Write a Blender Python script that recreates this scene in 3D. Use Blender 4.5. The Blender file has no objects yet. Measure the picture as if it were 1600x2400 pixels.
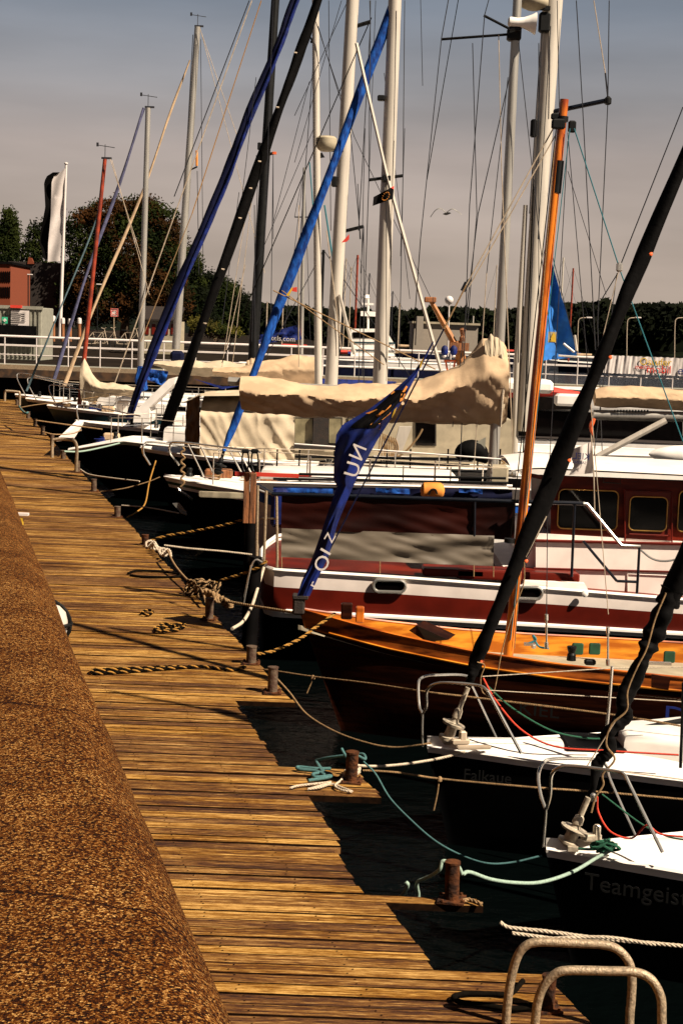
import bpy, math, random
from math import radians, sin, cos, pi, sqrt, tan, atan2
from mathutils import Vector, Matrix, noise
random.seed(7)
S = bpy.context.scene; COL = S.collection
# ---------------------------------------------------------------- camera
F = 3600.0                                   # focal length in pixels of the 1600 wide picture
EYE = Vector((0, 0, 3.3)); PITCH = math.atan((1200-773)/F); ROLL = radians(2.1)
CM = Matrix.Rotation(pi/2-PITCH, 3, 'X') @ Matrix.Rotation(ROLL, 3, 'Z')
cd = bpy.data.cameras.new('camera'); cam = bpy.data.objects.new('camera', cd); COL.objects.link(cam)
cam.matrix_world = Matrix.Translation(EYE) @ CM.to_4x4()
cd.sensor_fit = 'HORIZONTAL'; cd.sensor_width = 36; cd.lens = F/1600*36
cd.clip_start = .1; cd.clip_end = 5000
S.camera = cam
def ray(px, py): return CM @ Vector(((px-800)/F, -(py-1200)/F, -1))
def P(px, py, Y):
    d = ray(px, py); return EYE + d*(Y/d.y)
def G(px, py, z=0.0):
    d = ray(px, py); return EYE + d*((z-EYE.z)/d.z)
def W(px, Y): return px/F*Y                   # pixels at a depth to metres
# ---------------------------------------------------------------- world, sun
SUN_EL = radians(46); SUN_AZ = radians(30)
to_sun = Vector((cos(SUN_EL)*cos(SUN_AZ), -cos(SUN_EL)*sin(SUN_AZ), sin(SUN_EL)))
sl = bpy.data.lights.new('sun', 'SUN'); sl.energy = 5.0; sl.angle = radians(.5); sl.color = (1, .87, .70)
so = bpy.data.objects.new('sun', sl); COL.objects.link(so); so.rotation_euler = to_sun.to_track_quat('Z', 'Y').to_euler()
w = bpy.data.worlds.new('World'); S.world = w; w.use_nodes = True
nt = w.node_tree; N = nt.nodes; Lk = nt.links; N.clear()
out = N.new('ShaderNodeOutputWorld'); bg = N.new('ShaderNodeBackground'); Lk.new(bg.outputs[0], out.inputs[0])
sky = N.new('ShaderNodeTexSky'); sky.sky_type = 'NISHITA'; sky.sun_disc = False; sky.sun_elevation = SUN_EL
sky.sun_rotation = radians(120); sky.dust_density = 2.0
tc = N.new('ShaderNodeTexCoord'); sx = N.new('ShaderNodeSeparateXYZ'); Lk.new(tc.outputs['Generated'], sx.inputs[0])
mp = N.new('ShaderNodeMapping'); mp.inputs['Scale'].default_value = (2.2, 2.2, 13); Lk.new(tc.outputs['Generated'], mp.inputs[0])
ns = N.new('ShaderNodeTexNoise'); ns.inputs['Scale'].default_value = 1.4; ns.inputs['Detail'].default_value = 5; Lk.new(mp.outputs[0], ns.inputs[0])
cl = N.new('ShaderNodeValToRGB'); cr = cl.color_ramp       # thin high cloud, denser low down; upper sky blackened to cut fill light
Lk.new(sx.outputs['Z'], cl.inputs[0])
for i, (p, c) in enumerate([(0, (.43,.345,.280)), (.055, (.41,.33,.278)), (.11, (.375,.312,.280)), (.15, (.275,.263,.268)), (.20, (.195,.22,.262)), (.27, (.09,.105,.13)), (.42, (.012,.016,.024))]):
    e = cr.elements[i] if i < 2 else cr.elements.new(p)
    e.position = p; e.color = (*c, 1)
sc = N.new('ShaderNodeVectorMath'); sc.operation = 'SCALE'; sc.inputs['Scale'].default_value = .006; Lk.new(sky.outputs[0], sc.inputs[0])
mr = N.new('ShaderNodeMapRange'); mr.inputs[1].default_value = .35; mr.inputs[2].default_value = .7; mr.inputs[3].default_value = .90; mr.inputs[4].default_value = 1.24; Lk.new(ns.outputs[0], mr.inputs[0])
sc2 = N.new('ShaderNodeVectorMath'); sc2.operation = 'SCALE'; Lk.new(cl.outputs[0], sc2.inputs[0]); Lk.new(mr.outputs[0], sc2.inputs['Scale'])
ad = N.new('ShaderNodeVectorMath'); Lk.new(sc.outputs[0], ad.inputs[0]); Lk.new(sc2.outputs[0], ad.inputs[1])
Lk.new(ad.outputs[0], bg.inputs[0]); bg.inputs[1].default_value = .44
S.view_settings.view_transform = 'Standard'; S.view_settings.look = 'None'; S.view_settings.exposure = 1.22; S.view_settings.gamma = 1
# ---------------------------------------------------------------- materials
MATS = {}
def mat(name, col, rough=.6, metal=0, var=.15, nscale=6, bump=0, bscale=60, stretch=(1,1,1), spec=.5, dark=None, detail=6, lo=.4, hi=.6, trans=0):
    m = bpy.data.materials.new(name); m.use_nodes = True; t = m.node_tree; n = t.nodes; l = t.links
    b = n['Principled BSDF']; b.inputs['Roughness'].default_value = rough; b.inputs['Metallic'].default_value = metal
    b.inputs['Specular IOR Level'].default_value = spec
    c = n.new('ShaderNodeTexCoord'); mp = n.new('ShaderNodeMapping'); mp.inputs['Scale'].default_value = stretch; l.new(c.outputs['Object'], mp.inputs[0])
    z = n.new('ShaderNodeTexNoise'); z.inputs['Scale'].default_value = nscale; z.inputs['Detail'].default_value = detail; l.new(mp.outputs[0], z.inputs[0])
    r = n.new('ShaderNodeValToRGB'); l.new(z.outputs[0], r.inputs[0]); r.color_ramp.elements[0].position = lo; r.color_ramp.elements[1].position = hi
    dk = dark if dark else tuple(x*(1-var) for x in col)
    r.color_ramp.elements[0].color = (*dk, 1); r.color_ramp.elements[1].color = (*[min(1, x*(1+var*.5)) for x in col], 1)
    l.new(r.outputs[0], b.inputs['Base Color'])
    if bump:
        z2 = n.new('ShaderNodeTexNoise'); z2.inputs['Scale'].default_value = bscale; z2.inputs['Detail'].default_value = 4; l.new(mp.outputs[0], z2.inputs[0])
        bp = n.new('ShaderNodeBump'); bp.inputs['Strength'].default_value = bump; bp.inputs['Distance'].default_value = .02
        l.new(z2.outputs[0], bp.inputs['Height']); l.new(bp.outputs[0], b.inputs['Normal'])
    if trans: b.inputs['Transmission Weight'].default_value = trans
    MATS[name] = m; return m
M = MATS
mat('white_gel', (.72,.67,.62), .35, var=.08, nscale=3)
mat('pink_white', (.74,.64,.58), .4, var=.08, nscale=3)
mat('cream', (.30,.25,.17), .7, var=.15, nscale=4)
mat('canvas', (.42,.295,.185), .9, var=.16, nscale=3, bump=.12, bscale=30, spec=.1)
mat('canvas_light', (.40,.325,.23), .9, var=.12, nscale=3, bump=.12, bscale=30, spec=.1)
mat('canvas_brown_shade', (.11,.055,.018), .9, var=.35, nscale=4, bump=.3, bscale=20, spec=.1)
mat('grey_canvas', (.12,.095,.068), .55, var=.25, nscale=2, bump=.15, bscale=3, stretch=(.5,1,1))
mat('red_canvas', (.016,.0018,.0007), .6, spec=.08, var=.5, nscale=2, bump=.2, bscale=4, stretch=(.5,1,1))
mat('black_gel', (.0012,.0012,.0014), .45, var=.3, spec=.08)
mat('black_cloth', (.0026,.0022,.0022), .7, var=.3, bump=.3, bscale=14, spec=.06)
mat('dark_paint', (.0025,.002,.002), .6, var=.4, spec=.06)
mat('faint_letter', (.0019,.0019,.0018), .5, var=.2, spec=.2)
mat('navy', (.003,.004,.020), .7, var=.3, spec=.1)
mat('rail_dark', (.006,.008,.014), .3, .3, var=.2)
mat('royal', (.003,.011,.10), .65, var=.45, nscale=6, bump=.15, bscale=12, spec=.25)
mat('blue', (.006,.062,.28), .75, var=.3, nscale=11, bump=.9, bscale=9, stretch=(1,1,.45), dark=(.002,.020,.12), spec=.2)
mat('sail_blue', (.006,.12,.42), .8, var=.15)
mat('teal_hull', (.004,.03,.04), .4, var=.3)
mat('green_paint', (.004,.045,.018), .5, var=.3)
mat('red_wood', (.10,.0085,.0025), .45, spec=.12, var=.45, nscale=3, stretch=(.4,1,3))
mat('red_paint', (.105,.0075,.003), .45, var=.25, nscale=2, spec=.2)
mat('varnish', (.42,.105,.010), .3, var=.55, nscale=5, stretch=(.35,1,2.5), dark=(.20,.035,.004))
mat('hull_wood', (.020,.0045,.0015), .35, var=.5, nscale=6, stretch=(.3,1,4), dark=(.010,.002,.001), spec=.15)
mat('strake', (.32,.08,.011), .4, var=.5, nscale=5, stretch=(.35,1,2.5), dark=(.05,.010,.003), spec=.3)
mat('varnish_bright', (.46,.17,.014), .4, var=.35, nscale=5, stretch=(.35,1,2.5), dark=(.28,.07,.004), spec=.2)
mat('mast_wood', (.46,.12,.006), .35, var=.6, nscale=4, stretch=(3,3,.5), dark=(.22,.03,.003))
mat('red_mast', (.20,.022,.005), .5, var=.4, nscale=4)
mat('post_wood', (.20,.07,.02), .8, var=.5, nscale=8, stretch=(3,3,.4), bump=.4)
mat('dark_wood', (.012,.005,.002), .8, var=.5, nscale=8, bump=.4)
mat('alu', (.36,.335,.30), .38, .55, var=.12, nscale=3, stretch=(3,3,.3))
mat('white_mast', (.44,.39,.33), .42, .1, var=.10, nscale=3, stretch=(3,3,.3))
mat('chrome', (.66,.62,.56), .25, .85, var=.12)
mat('galv', (.30,.22,.14), .5, .3, var=.35, nscale=60, bump=.3, bscale=120)
mat('wire', (.02,.02,.024), .4, .2, var=.2)
mat('wire_light', (.42,.33,.24), .5, .2, var=.2)
mat('black_metal', (.005,.005,.005), .5, .1, var=.3, spec=.2)
mat('rust', (.06,.018,.004), .85, var=.6, nscale=14, bump=.5, dark=(.015,.005,.002), spec=.2)
mat('rust_grey', (.075,.05,.03), .8, .2, var=.5, nscale=18, bump=.4, dark=(.05,.02,.01))
mat('rope_white', (.42,.34,.25), .9, var=.25, nscale=60)
mat('rope_tan', (.22,.13,.055), .9, var=.35, nscale=60)
mat('rope_yellow', (.26,.12,.012), .9, var=.3, nscale=60)
mat('rope_black', (.004,.003,.002), .95, var=.3, nscale=60, spec=.03)
mat('rope_teal', (.035,.10,.10), .9, var=.3, nscale=80)
mat('rope_pale', (.22,.30,.24), .9, var=.2, nscale=80)
mat('rope_green', (.006,.07,.035), .9, var=.2, nscale=80)
mat('rope_red', (.50,.035,.012), .9, var=.2, nscale=80)
mat('slate', (.06,.06,.12), .8, var=.3)
mat('teal_line', (.01,.12,.15), .7, var=.1)
mat('orange', (.62,.10,.02), .6, var=.1)
mat('yellow', (.5,.30,.01), .7, var=.1)
mat('flag_orange', (.55,.19,.02), .8, var=.15)
mat('glass', (.0015,.001,.001), .08, var=.3, spec=.08)
mat('glass_pale', (.20,.17,.10), .15, var=.3, nscale=4)
mat('brick', (.15,.024,.002), .9, var=.25, nscale=30)
mat('brass', (.4,.22,.06), .35, .8, var=.2)
mat('grey_box', (.24,.20,.16), .8, var=.05)
mat('container_grey', (.20,.19,.15), .7, var=.12)
mat('sign_white', (.52,.46,.43), .6, var=.05)
mat('sign_red', (.5,.03,.015), .6, var=.05)
mat('sign_green', (.02,.30,.16), .6, var=.05)
mat('fitting', (.38,.32,.24), .35, .2, var=.3, nscale=30)
mat('gap_shade_nails', (.010,.004,.0015), .9, var=.5, nscale=20, spec=.05)  # near-black on board sides paints shade into the gaps; nail heads too
mat('pale_blue', (.07,.12,.14), .8, var=.3)
mat('crane_wood', (.26,.09,.012), .6, var=.3)
mat('lamp_pane', (.42,.37,.32), .3, var=.1)
mat('rust_beam', (.05,.022,.007), .9, var=.6, nscale=3)
mat('gull', (.16,.15,.14), .8, var=.3)
mat('bark', (.05,.028,.012), .95, var=.4, bump=.5)
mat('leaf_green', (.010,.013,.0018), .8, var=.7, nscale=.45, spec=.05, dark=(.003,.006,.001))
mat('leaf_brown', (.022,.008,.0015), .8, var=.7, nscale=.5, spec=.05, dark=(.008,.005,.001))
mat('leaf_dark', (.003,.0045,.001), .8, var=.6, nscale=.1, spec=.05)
mat('leaf_bright', (.05,.042,.005), .8, var=.6, nscale=.8, spec=.1)
mat('ground', (.012,.008,.005), .95, var=.4, nscale=.5, spec=.05)
mat('skin', (.45,.24,.15), .7, var=.1)
# deck planks
def deck_mat():
    m = bpy.data.materials.new('deck_planks'); m.use_nodes = True; t = m.node_tree; n = t.nodes; l = t.links
    b = n['Principled BSDF']; b.inputs['Roughness'].default_value = .75; b.inputs['Specular IOR Level'].default_value = .25
    c = n.new('ShaderNodeTexCoord')
    def nz(scale, sc, det=8, rough=.6):
        mp = n.new('ShaderNodeMapping'); mp.inputs['Scale'].default_value = sc; l.new(c.outputs['Object'], mp.inputs[0])
        z = n.new('ShaderNodeTexNoise'); z.inputs['Scale'].default_value = scale; z.inputs['Detail'].default_value = det; z.inputs['Roughness'].default_value = rough
        l.new(mp.outputs[0], z.inputs[0]); return z
    grain = nz(1, (1.1, 36, 1), 6, .8)
    fine = nz(1, (7, 95, 1), 5, .8)
    patch = nz(1, (.9, 1.6, 1), 4, .6)
    at = n.new('ShaderNodeAttribute'); at.attribute_name = 'rnd'
    r = n.new('ShaderNodeValToRGB'); e = r.color_ramp.elements
    e[0].position = .40; e[0].color = (.003,.0006,.0001, 1); e[1].position = .70; e[1].color = (.60,.365,.125, 1)
    q = e.new(.475); q.color = (.042,.010,.0005, 1); q = e.new(.555); q.color = (.150,.062,.0065, 1)
    a1 = n.new('ShaderNodeMath'); a1.operation = 'MULTIPLY_ADD'; a1.inputs[1].default_value = .62; l.new(grain.outputs[0], a1.inputs[0])
    a2 = n.new('ShaderNodeMath'); a2.operation = 'MULTIPLY_ADD'; a2.inputs[1].default_value = .52; l.new(fine.outputs[0], a2.inputs[0])
    a3 = n.new('ShaderNodeMath'); a3.operation = 'MULTIPLY_ADD'; a3.inputs[1].default_value = .08; a3.inputs[2].default_value = -.038; l.new(at.outputs['Fac'], a3.inputs[0])
    a4 = n.new('ShaderNodeMath'); a4.operation = 'MULTIPLY_ADD'; a4.inputs[1].default_value = .22; l.new(patch.outputs[0], a4.inputs[0]); a4.inputs[2].default_value = -.15
    a5 = n.new('ShaderNodeMath'); a5.operation = 'ADD'; l.new(a3.outputs[0], a5.inputs[0]); l.new(a4.outputs[0], a5.inputs[1])
    l.new(a5.outputs[0], a2.inputs[2]); l.new(a2.outputs[0], a1.inputs[2]); l.new(a1.outputs[0], r.inputs[0])
    hs = n.new('ShaderNodeHueSaturation'); sm = n.new('ShaderNodeMath'); sm.operation = 'MULTIPLY_ADD'; sm.inputs[1].default_value = .10; sm.inputs[2].default_value = .95; l.new(at.outputs['Fac'], sm.inputs[0]); l.new(sm.outputs[0], hs.inputs['Saturation']); l.new(r.outputs[0], hs.inputs['Color']); l.new(hs.outputs[0], b.inputs['Base Color'])
    bp = n.new('ShaderNodeBump'); bp.inputs['Strength'].default_value = .9; bp.inputs['Distance'].default_value = .006; l.new(a1.outputs[0], bp.inputs['Height']); l.new(bp.outputs[0], b.inputs['Normal'])
    M['deck'] = m
deck_mat()
def wall_mat():
    m = bpy.data.materials.new('exposed_aggregate'); m.use_nodes = True; t = m.node_tree; n = t.nodes; l = t.links
    b = n['Principled BSDF']; b.inputs['Roughness'].default_value = .95; b.inputs['Specular IOR Level'].default_value = .08
    c = n.new('ShaderNodeTexCoord')
    z = n.new('ShaderNodeTexNoise'); z.inputs['Scale'].default_value = 270; z.inputs['Detail'].default_value = 5; z.inputs['Roughness'].default_value = .8; l.new(c.outputs['Object'], z.inputs[0])
    big = n.new('ShaderNodeTexNoise'); big.inputs['Scale'].default_value = 4; big.inputs['Detail'].default_value = 7; l.new(c.outputs['Object'], big.inputs[0])
    v = n.new('ShaderNodeTexVoronoi'); v.inputs['Scale'].default_value = 235; l.new(c.outputs['Object'], v.inputs['Vector'])
    r = n.new('ShaderNodeValToRGB'); e = r.color_ramp.elements
    e[0].position = .34; e[0].color = (.003,.0005,.0001, 1); e[1].position = .86; e[1].color = (.70,.42,.14, 1)
    q = e.new(.46); q.color = (.022,.0042,.0002, 1); q = e.new(.60); q.color = (.115,.032,.001, 1)
    a = n.new('ShaderNodeMath'); a.operation = 'MULTIPLY_ADD'; a.inputs[1].default_value = .16; a.inputs[2].default_value = -.08; l.new(big.outputs[0], a.inputs[0])
    sv = n.new('ShaderNodeSeparateColor'); l.new(v.outputs['Color'], sv.inputs[0])
    a0 = n.new('ShaderNodeMath'); a0.operation = 'MULTIPLY_ADD'; a0.inputs[1].default_value = .34; a0.inputs[2].default_value = -.18; l.new(sv.outputs[0], a0.inputs[0])
    aa = n.new('ShaderNodeMath'); l.new(a.outputs[0], aa.inputs[0]); l.new(a0.outputs[0], aa.inputs[1])
    a2 = n.new('ShaderNodeMath'); l.new(z.outputs[0], a2.inputs[0]); l.new(aa.outputs[0], a2.inputs[1])
    sp = n.new('ShaderNodeSeparateXYZ'); l.new(c.outputs['Object'], sp.inputs[0])
    jw = n.new('ShaderNodeMath'); jw.operation = 'MULTIPLY_ADD'; jw.inputs[1].default_value = .05; l.new(big.outputs[0], jw.inputs[0]); l.new(sp.outputs['Y'], jw.inputs[2])
    jx = n.new('ShaderNodeMath'); jx.operation = 'MULTIPLY_ADD'; jx.inputs[1].default_value = .25; l.new(sp.outputs['X'], jx.inputs[0]); l.new(jw.outputs[0], jx.inputs[2])
    jp = n.new('ShaderNodeMath'); jp.operation = 'PINGPONG'; jp.inputs[1].default_value = .62; l.new(jx.outputs[0], jp.inputs[0])
    jr = n.new('ShaderNodeMapRange'); jr.inputs[1].default_value = .002; jr.inputs[2].default_value = .008; jr.inputs[3].default_value = -.16; jr.inputs[4].default_value = 0; l.new(jp.outputs[0], jr.inputs[0])
    a9 = n.new('ShaderNodeMath'); l.new(a2.outputs[0], a9.inputs[0]); l.new(jr.outputs[0], a9.inputs[1]); a2 = a9; l.new(a2.outputs[0], r.inputs[0]); l.new(r.outputs[0], b.inputs['Base Color'])
    bp = n.new('ShaderNodeBump'); bp.inputs['Strength'].default_value = .5; bp.inputs['Distance'].default_value = .004
    l.new(a2.outputs[0], bp.inputs['Height']); l.new(bp.outputs[0], b.inputs['Normal']); M['wall'] = m
wall_mat()
def water_mat():
    m = bpy.data.materials.new('harbour_water'); m.use_nodes = True; t = m.node_tree; n = t.nodes; l = t.links
    b = n['Principled BSDF']; b.inputs['Base Color'].default_value = (.0006,.0012,.0012, 1); b.inputs['Roughness'].default_value = .04; b.inputs['IOR'].default_value = 1.33; b.inputs['Specular IOR Level'].default_value = .09
    c = n.new('ShaderNodeTexCoord'); mp = n.new('ShaderNodeMapping'); mp.inputs['Scale'].default_value = (1, 1.6, 1); l.new(c.outputs['Object'], mp.inputs[0])
    z = n.new('ShaderNodeTexNoise'); z.inputs['Scale'].default_value = 3.2; z.inputs['Detail'].default_value = 5; z.inputs['Roughness'].default_value = .55; l.new(mp.outputs[0], z.inputs[0])
    bp = n.new('ShaderNodeBump'); bp.inputs['Strength'].default_value = .55; bp.inputs['Distance'].default_value = .08; l.new(z.outputs[0], bp.inputs['Height']); l.new(bp.outputs[0], b.inputs['Normal']); M['water'] = m
water_mat()
# ---------------------------------------------------------------- mesh helpers
class MB:
    def __init__(s): s.v = []; s.f = []; s.mi = []
    def add(s, vs, fs, mi=0):
        o = len(s.v); s.v += [Vector(p) for p in vs]; s.f += [tuple(i+o for i in f) for f in fs]; s.mi += [mi]*len(fs); return s
    def box(s, c, size, rz=0, mi=0, bev=0, mat3=None):
        c = Vector(c); hx, hy, hz = [q/2 for q in size]; R = mat3 if mat3 else Matrix.Rotation(rz, 3, 'Z')
        if not bev:
            vs = [c+R@Vector((a*hx, b*hy, d*hz)) for a in (-1,1) for b in (-1,1) for d in (-1,1)]
            fs = [(0,1,3,2),(4,6,7,5),(0,4,5,1),(2,3,7,6),(0,2,6,4),(1,5,7,3)]
            return s.add(vs, fs, mi)
        b = bev; ring = [(hx,hy-b),(hx-b,hy),(-hx+b,hy),(-hx,hy-b),(-hx,-hy+b),(-hx+b,-hy),(hx-b,-hy),(hx,-hy+b)]
        lev = [(-hz, 1-b/max(hx,hy)), (-hz+b, 1), (hz-b, 1), (hz, 1-b/max(hx,hy))]
        vs = [c+R@Vector((x*k, y*k, z)) for z, k in lev for x, y in ring]
        fs = [(l*8+i, l*8+(i+1)%8, (l+1)*8+(i+1)%8, (l+1)*8+i) for l in range(3) for i in range(8)]
        fs += [tuple(range(7,-1,-1)), tuple(range(24,32))]
        return s.add(vs, fs, mi)
    def tube(s, pts, r, seg=8, mi=0, cap=True, flat=1.0):
        pts = [Vector(p) for p in pts]; n = len(pts)
        rs = r if isinstance(r, (list, tuple)) else [r]*n
        T = []
        for i in range(n):
            t = pts[min(i+1, n-1)]-pts[max(i-1, 0)]
            T.append(t.normalized() if t.length > 1e-9 else Vector((0,0,1)))
        u = T[0].orthogonal().normalized(); vs = []
        for i in range(n):
            u = (u - T[i]*u.dot(T[i])); u = u.normalized() if u.length > 1e-6 else T[i].orthogonal().normalized()
            q = T[i].cross(u)
            for k in range(seg):
                a = 2*pi*k/seg; vs.append(pts[i]+u*cos(a)*rs[i]+q*sin(a)*rs[i]*flat)
        fs = [(i*seg+k, i*seg+(k+1)%seg, (i+1)*seg+(k+1)%seg, (i+1)*seg+k) for i in range(n-1) for k in range(seg)]
        if cap: fs += [tuple(range(seg-1,-1,-1)), tuple(range((n-1)*seg, n*seg))]
        return s.add(vs, fs, mi)
    def lathe(s, base, axis, prof, seg=16, mi=0):   # prof: (radius, distance along axis)
        base = Vector(base); a = Vector(axis).normalized(); u = a.orthogonal().normalized(); q = a.cross(u); n = len(prof)
        vs = [base+a*h+(u*cos(2*pi*k/seg)+q*sin(2*pi*k/seg))*r for r, h in prof for k in range(seg)]
        fs = [(i*seg+k, i*seg+(k+1)%seg, (i+1)*seg+(k+1)%seg, (i+1)*seg+k) for i in range(n-1) for k in range(seg)]
        fs += [tuple(range(seg-1,-1,-1)), tuple(range((n-1)*seg, n*seg))]
        return s.add(vs, fs, mi)
    def grid(s, fn, nu, nv, mi=0, closev=False):
        vs = [fn(i/(nu-1), j/(nv if closev else nv-1)) for i in range(nu) for j in range(nv)]
        fs = [(i*nv+j, i*nv+(j+1)%nv, (i+1)*nv+(j+1)%nv, (i+1)*nv+j) for i in range(nu-1) for j in range(nv if closev else nv-1)]
        return s.add(vs, fs, mi)
    def prism(s, poly, off, mi=0):      # polygon of points extruded by a vector
        n = len(poly); off = Vector(off); vs = [Vector(p) for p in poly]+[Vector(p)+off for p in poly]
        fs = [tuple(range(n)), tuple(range(2*n-1, n-1, -1))]+[(i, i+n, (i+1)%n+n, (i+1)%n) for i in range(n)]
        return s.add(vs, fs, mi)
    def text(s, body, org, xd, yd, size, ext=.002, mi=0, sx=1):
        cu = bpy.data.curves.new('lettering', 'FONT'); cu.body = body; cu.size = size; cu.extrude = ext; cu.align_x = 'CENTER'; cu.align_y = 'CENTER'; cu.resolution_u = 3
        o = bpy.data.objects.new('lettering', cu); COL.objects.link(o); dg = bpy.context.evaluated_depsgraph_get()
        me = bpy.data.meshes.new_from_object(o.evaluated_get(dg)); bpy.data.objects.remove(o)
        xd = Vector(xd).normalized(); yd = Vector(yd).normalized(); zd = xd.cross(yd); org = Vector(org)
        s.add([org+xd*v.co.x*sx+yd*v.co.y+zd*v.co.z for v in me.vertices], [tuple(p.vertices) for p in me.polygons], mi); return s
def obj(name, mb, m, parent=None, smooth=False, ang=40):
    root = parent; inv = Matrix.Identity(4)
    if parent is not None: inv = Matrix(parent['_m']) if '_m' in parent else Matrix.Identity(4)
    me = bpy.data.meshes.new(name)
    org = Vector((0,0,0))
    if parent is None:
        if mb.v: org = Vector((sum(v.x for v in mb.v)/len(mb.v), sum(v.y for v in mb.v)/len(mb.v), min(v.z for v in mb.v)))
        vs = [v-org for v in mb.v]
    else: vs = [v-parent_loc(parent) for v in mb.v]
    me.from_pydata([tuple(v) for v in vs], [], mb.f)
    ms = m if isinstance(m, (list, tuple)) else [m]
    for x in ms: me.materials.append(M[x])
    me.polygons.foreach_set('material_index', mb.mi)
    if smooth:
        me.polygons.foreach_set('use_smooth', [True]*len(me.polygons))
        try: me.set_sharp_from_angle(angle=radians(ang))
        except Exception: pass
    me.update()
    o = bpy.data.objects.new(name, me); COL.objects.link(o)
    if parent is None: o.location = org
    else: o.parent = parent
    return o
def parent_loc(o):
    l = Vector((0,0,0))
    while o is not None: l = l+o.location; o = o.parent
    return l
def tag(o, label, cat, group=None, kind=None):
    if label: o['label'] = label
    if cat: o['category'] = cat
    if group: o['group'] = group
    if kind: o['kind'] = kind
    return o
def thing(name, label, cat, loc, group=None):
    o = bpy.data.objects.new(name, None); COL.objects.link(o); o.location = Vector(loc); o.empty_display_size = .2
    return tag(o, label, cat, group)
def struct(name, mb, m, smooth=False):
    o = obj(name, mb, m, None, smooth); o['kind'] = 'structure'; return o
def cr_pts(pts, n=8):          # Catmull-Rom through points
    pts = [Vector(p) for p in pts]
    if len(pts) < 3: return [pts[0].lerp(pts[1], i/n) for i in range(n+1)]
    q = [pts[0]*2-pts[1]]+pts+[pts[-1]*2-pts[-2]]; o = []
    for i in range(1, len(q)-2):
        a, b, c, d = q[i-1:i+3]
        for k in range(n):
            t = k/n; o.append(.5*((2*b)+(c-a)*t+(2*a-5*b+4*c-d)*t*t+(-a+3*b-3*c+d)*t**3))
    o.append(pts[-1]); return o
def lin(tab, x):
    if x <= tab[0][0]: return tab[0][1]
    for (a, b), (c, d) in zip(tab, tab[1:]):
        if x <= c: return b+(d-b)*(x-a)/(c-a)
    return tab[-1][1]
def bar(parent, name, a, b, r, m, seg=8, r2=None):
    mb = MB().tube([a, b], [r, r2 if r2 else r], seg); return obj(name, mb, m, parent, True)
def pp(parent, name, pts, r, m, seg=8, n=6, smooth=True):   # pixel + depth polyline
    return obj(name, MB().tube(cr_pts([P(*p) for p in pts], n), r, seg), m, parent, smooth)
def strands(mb, pts, r, pitch, mis=(0,0,0), seg=5):
    L = 0; D = [0]
    for a, b in zip(pts, pts[1:]): L += (b-a).length; D.append(L)
    step = pitch/7; n = max(3, min(420, int(L/step))); q = []
    j = 0
    for i in range(n+1):
        d = L*i/n
        while j < len(D)-2 and D[j+1] < d: j += 1
        q.append(pts[j].lerp(pts[j+1], min(1, (d-D[j])/max(1e-6, D[j+1]-D[j]))))
    for k in range(3):
        u = None; h = []
        for i in range(n+1):
            t = (q[min(i+1, n)]-q[max(i-1, 0)]).normalized()
            u = t.orthogonal().normalized() if u is None else (u-t*u.dot(t)).normalized()
            a = 2*pi*(L*i/n/pitch+k/3); h.append(q[i]+(u*cos(a)+t.cross(u)*sin(a))*r*.55)
        mb.tube(h, r*.58, seg, mis[k])
    return mb

ZW = -1.0                                     # water level
# ================================================================= SETTING
b = MB(); b.add([(-600,-40,ZW),(900,-40,ZW),(900,900,ZW),(-600,900,ZW)], [(0,1,2,3)]); struct('water', b, 'water')
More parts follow.
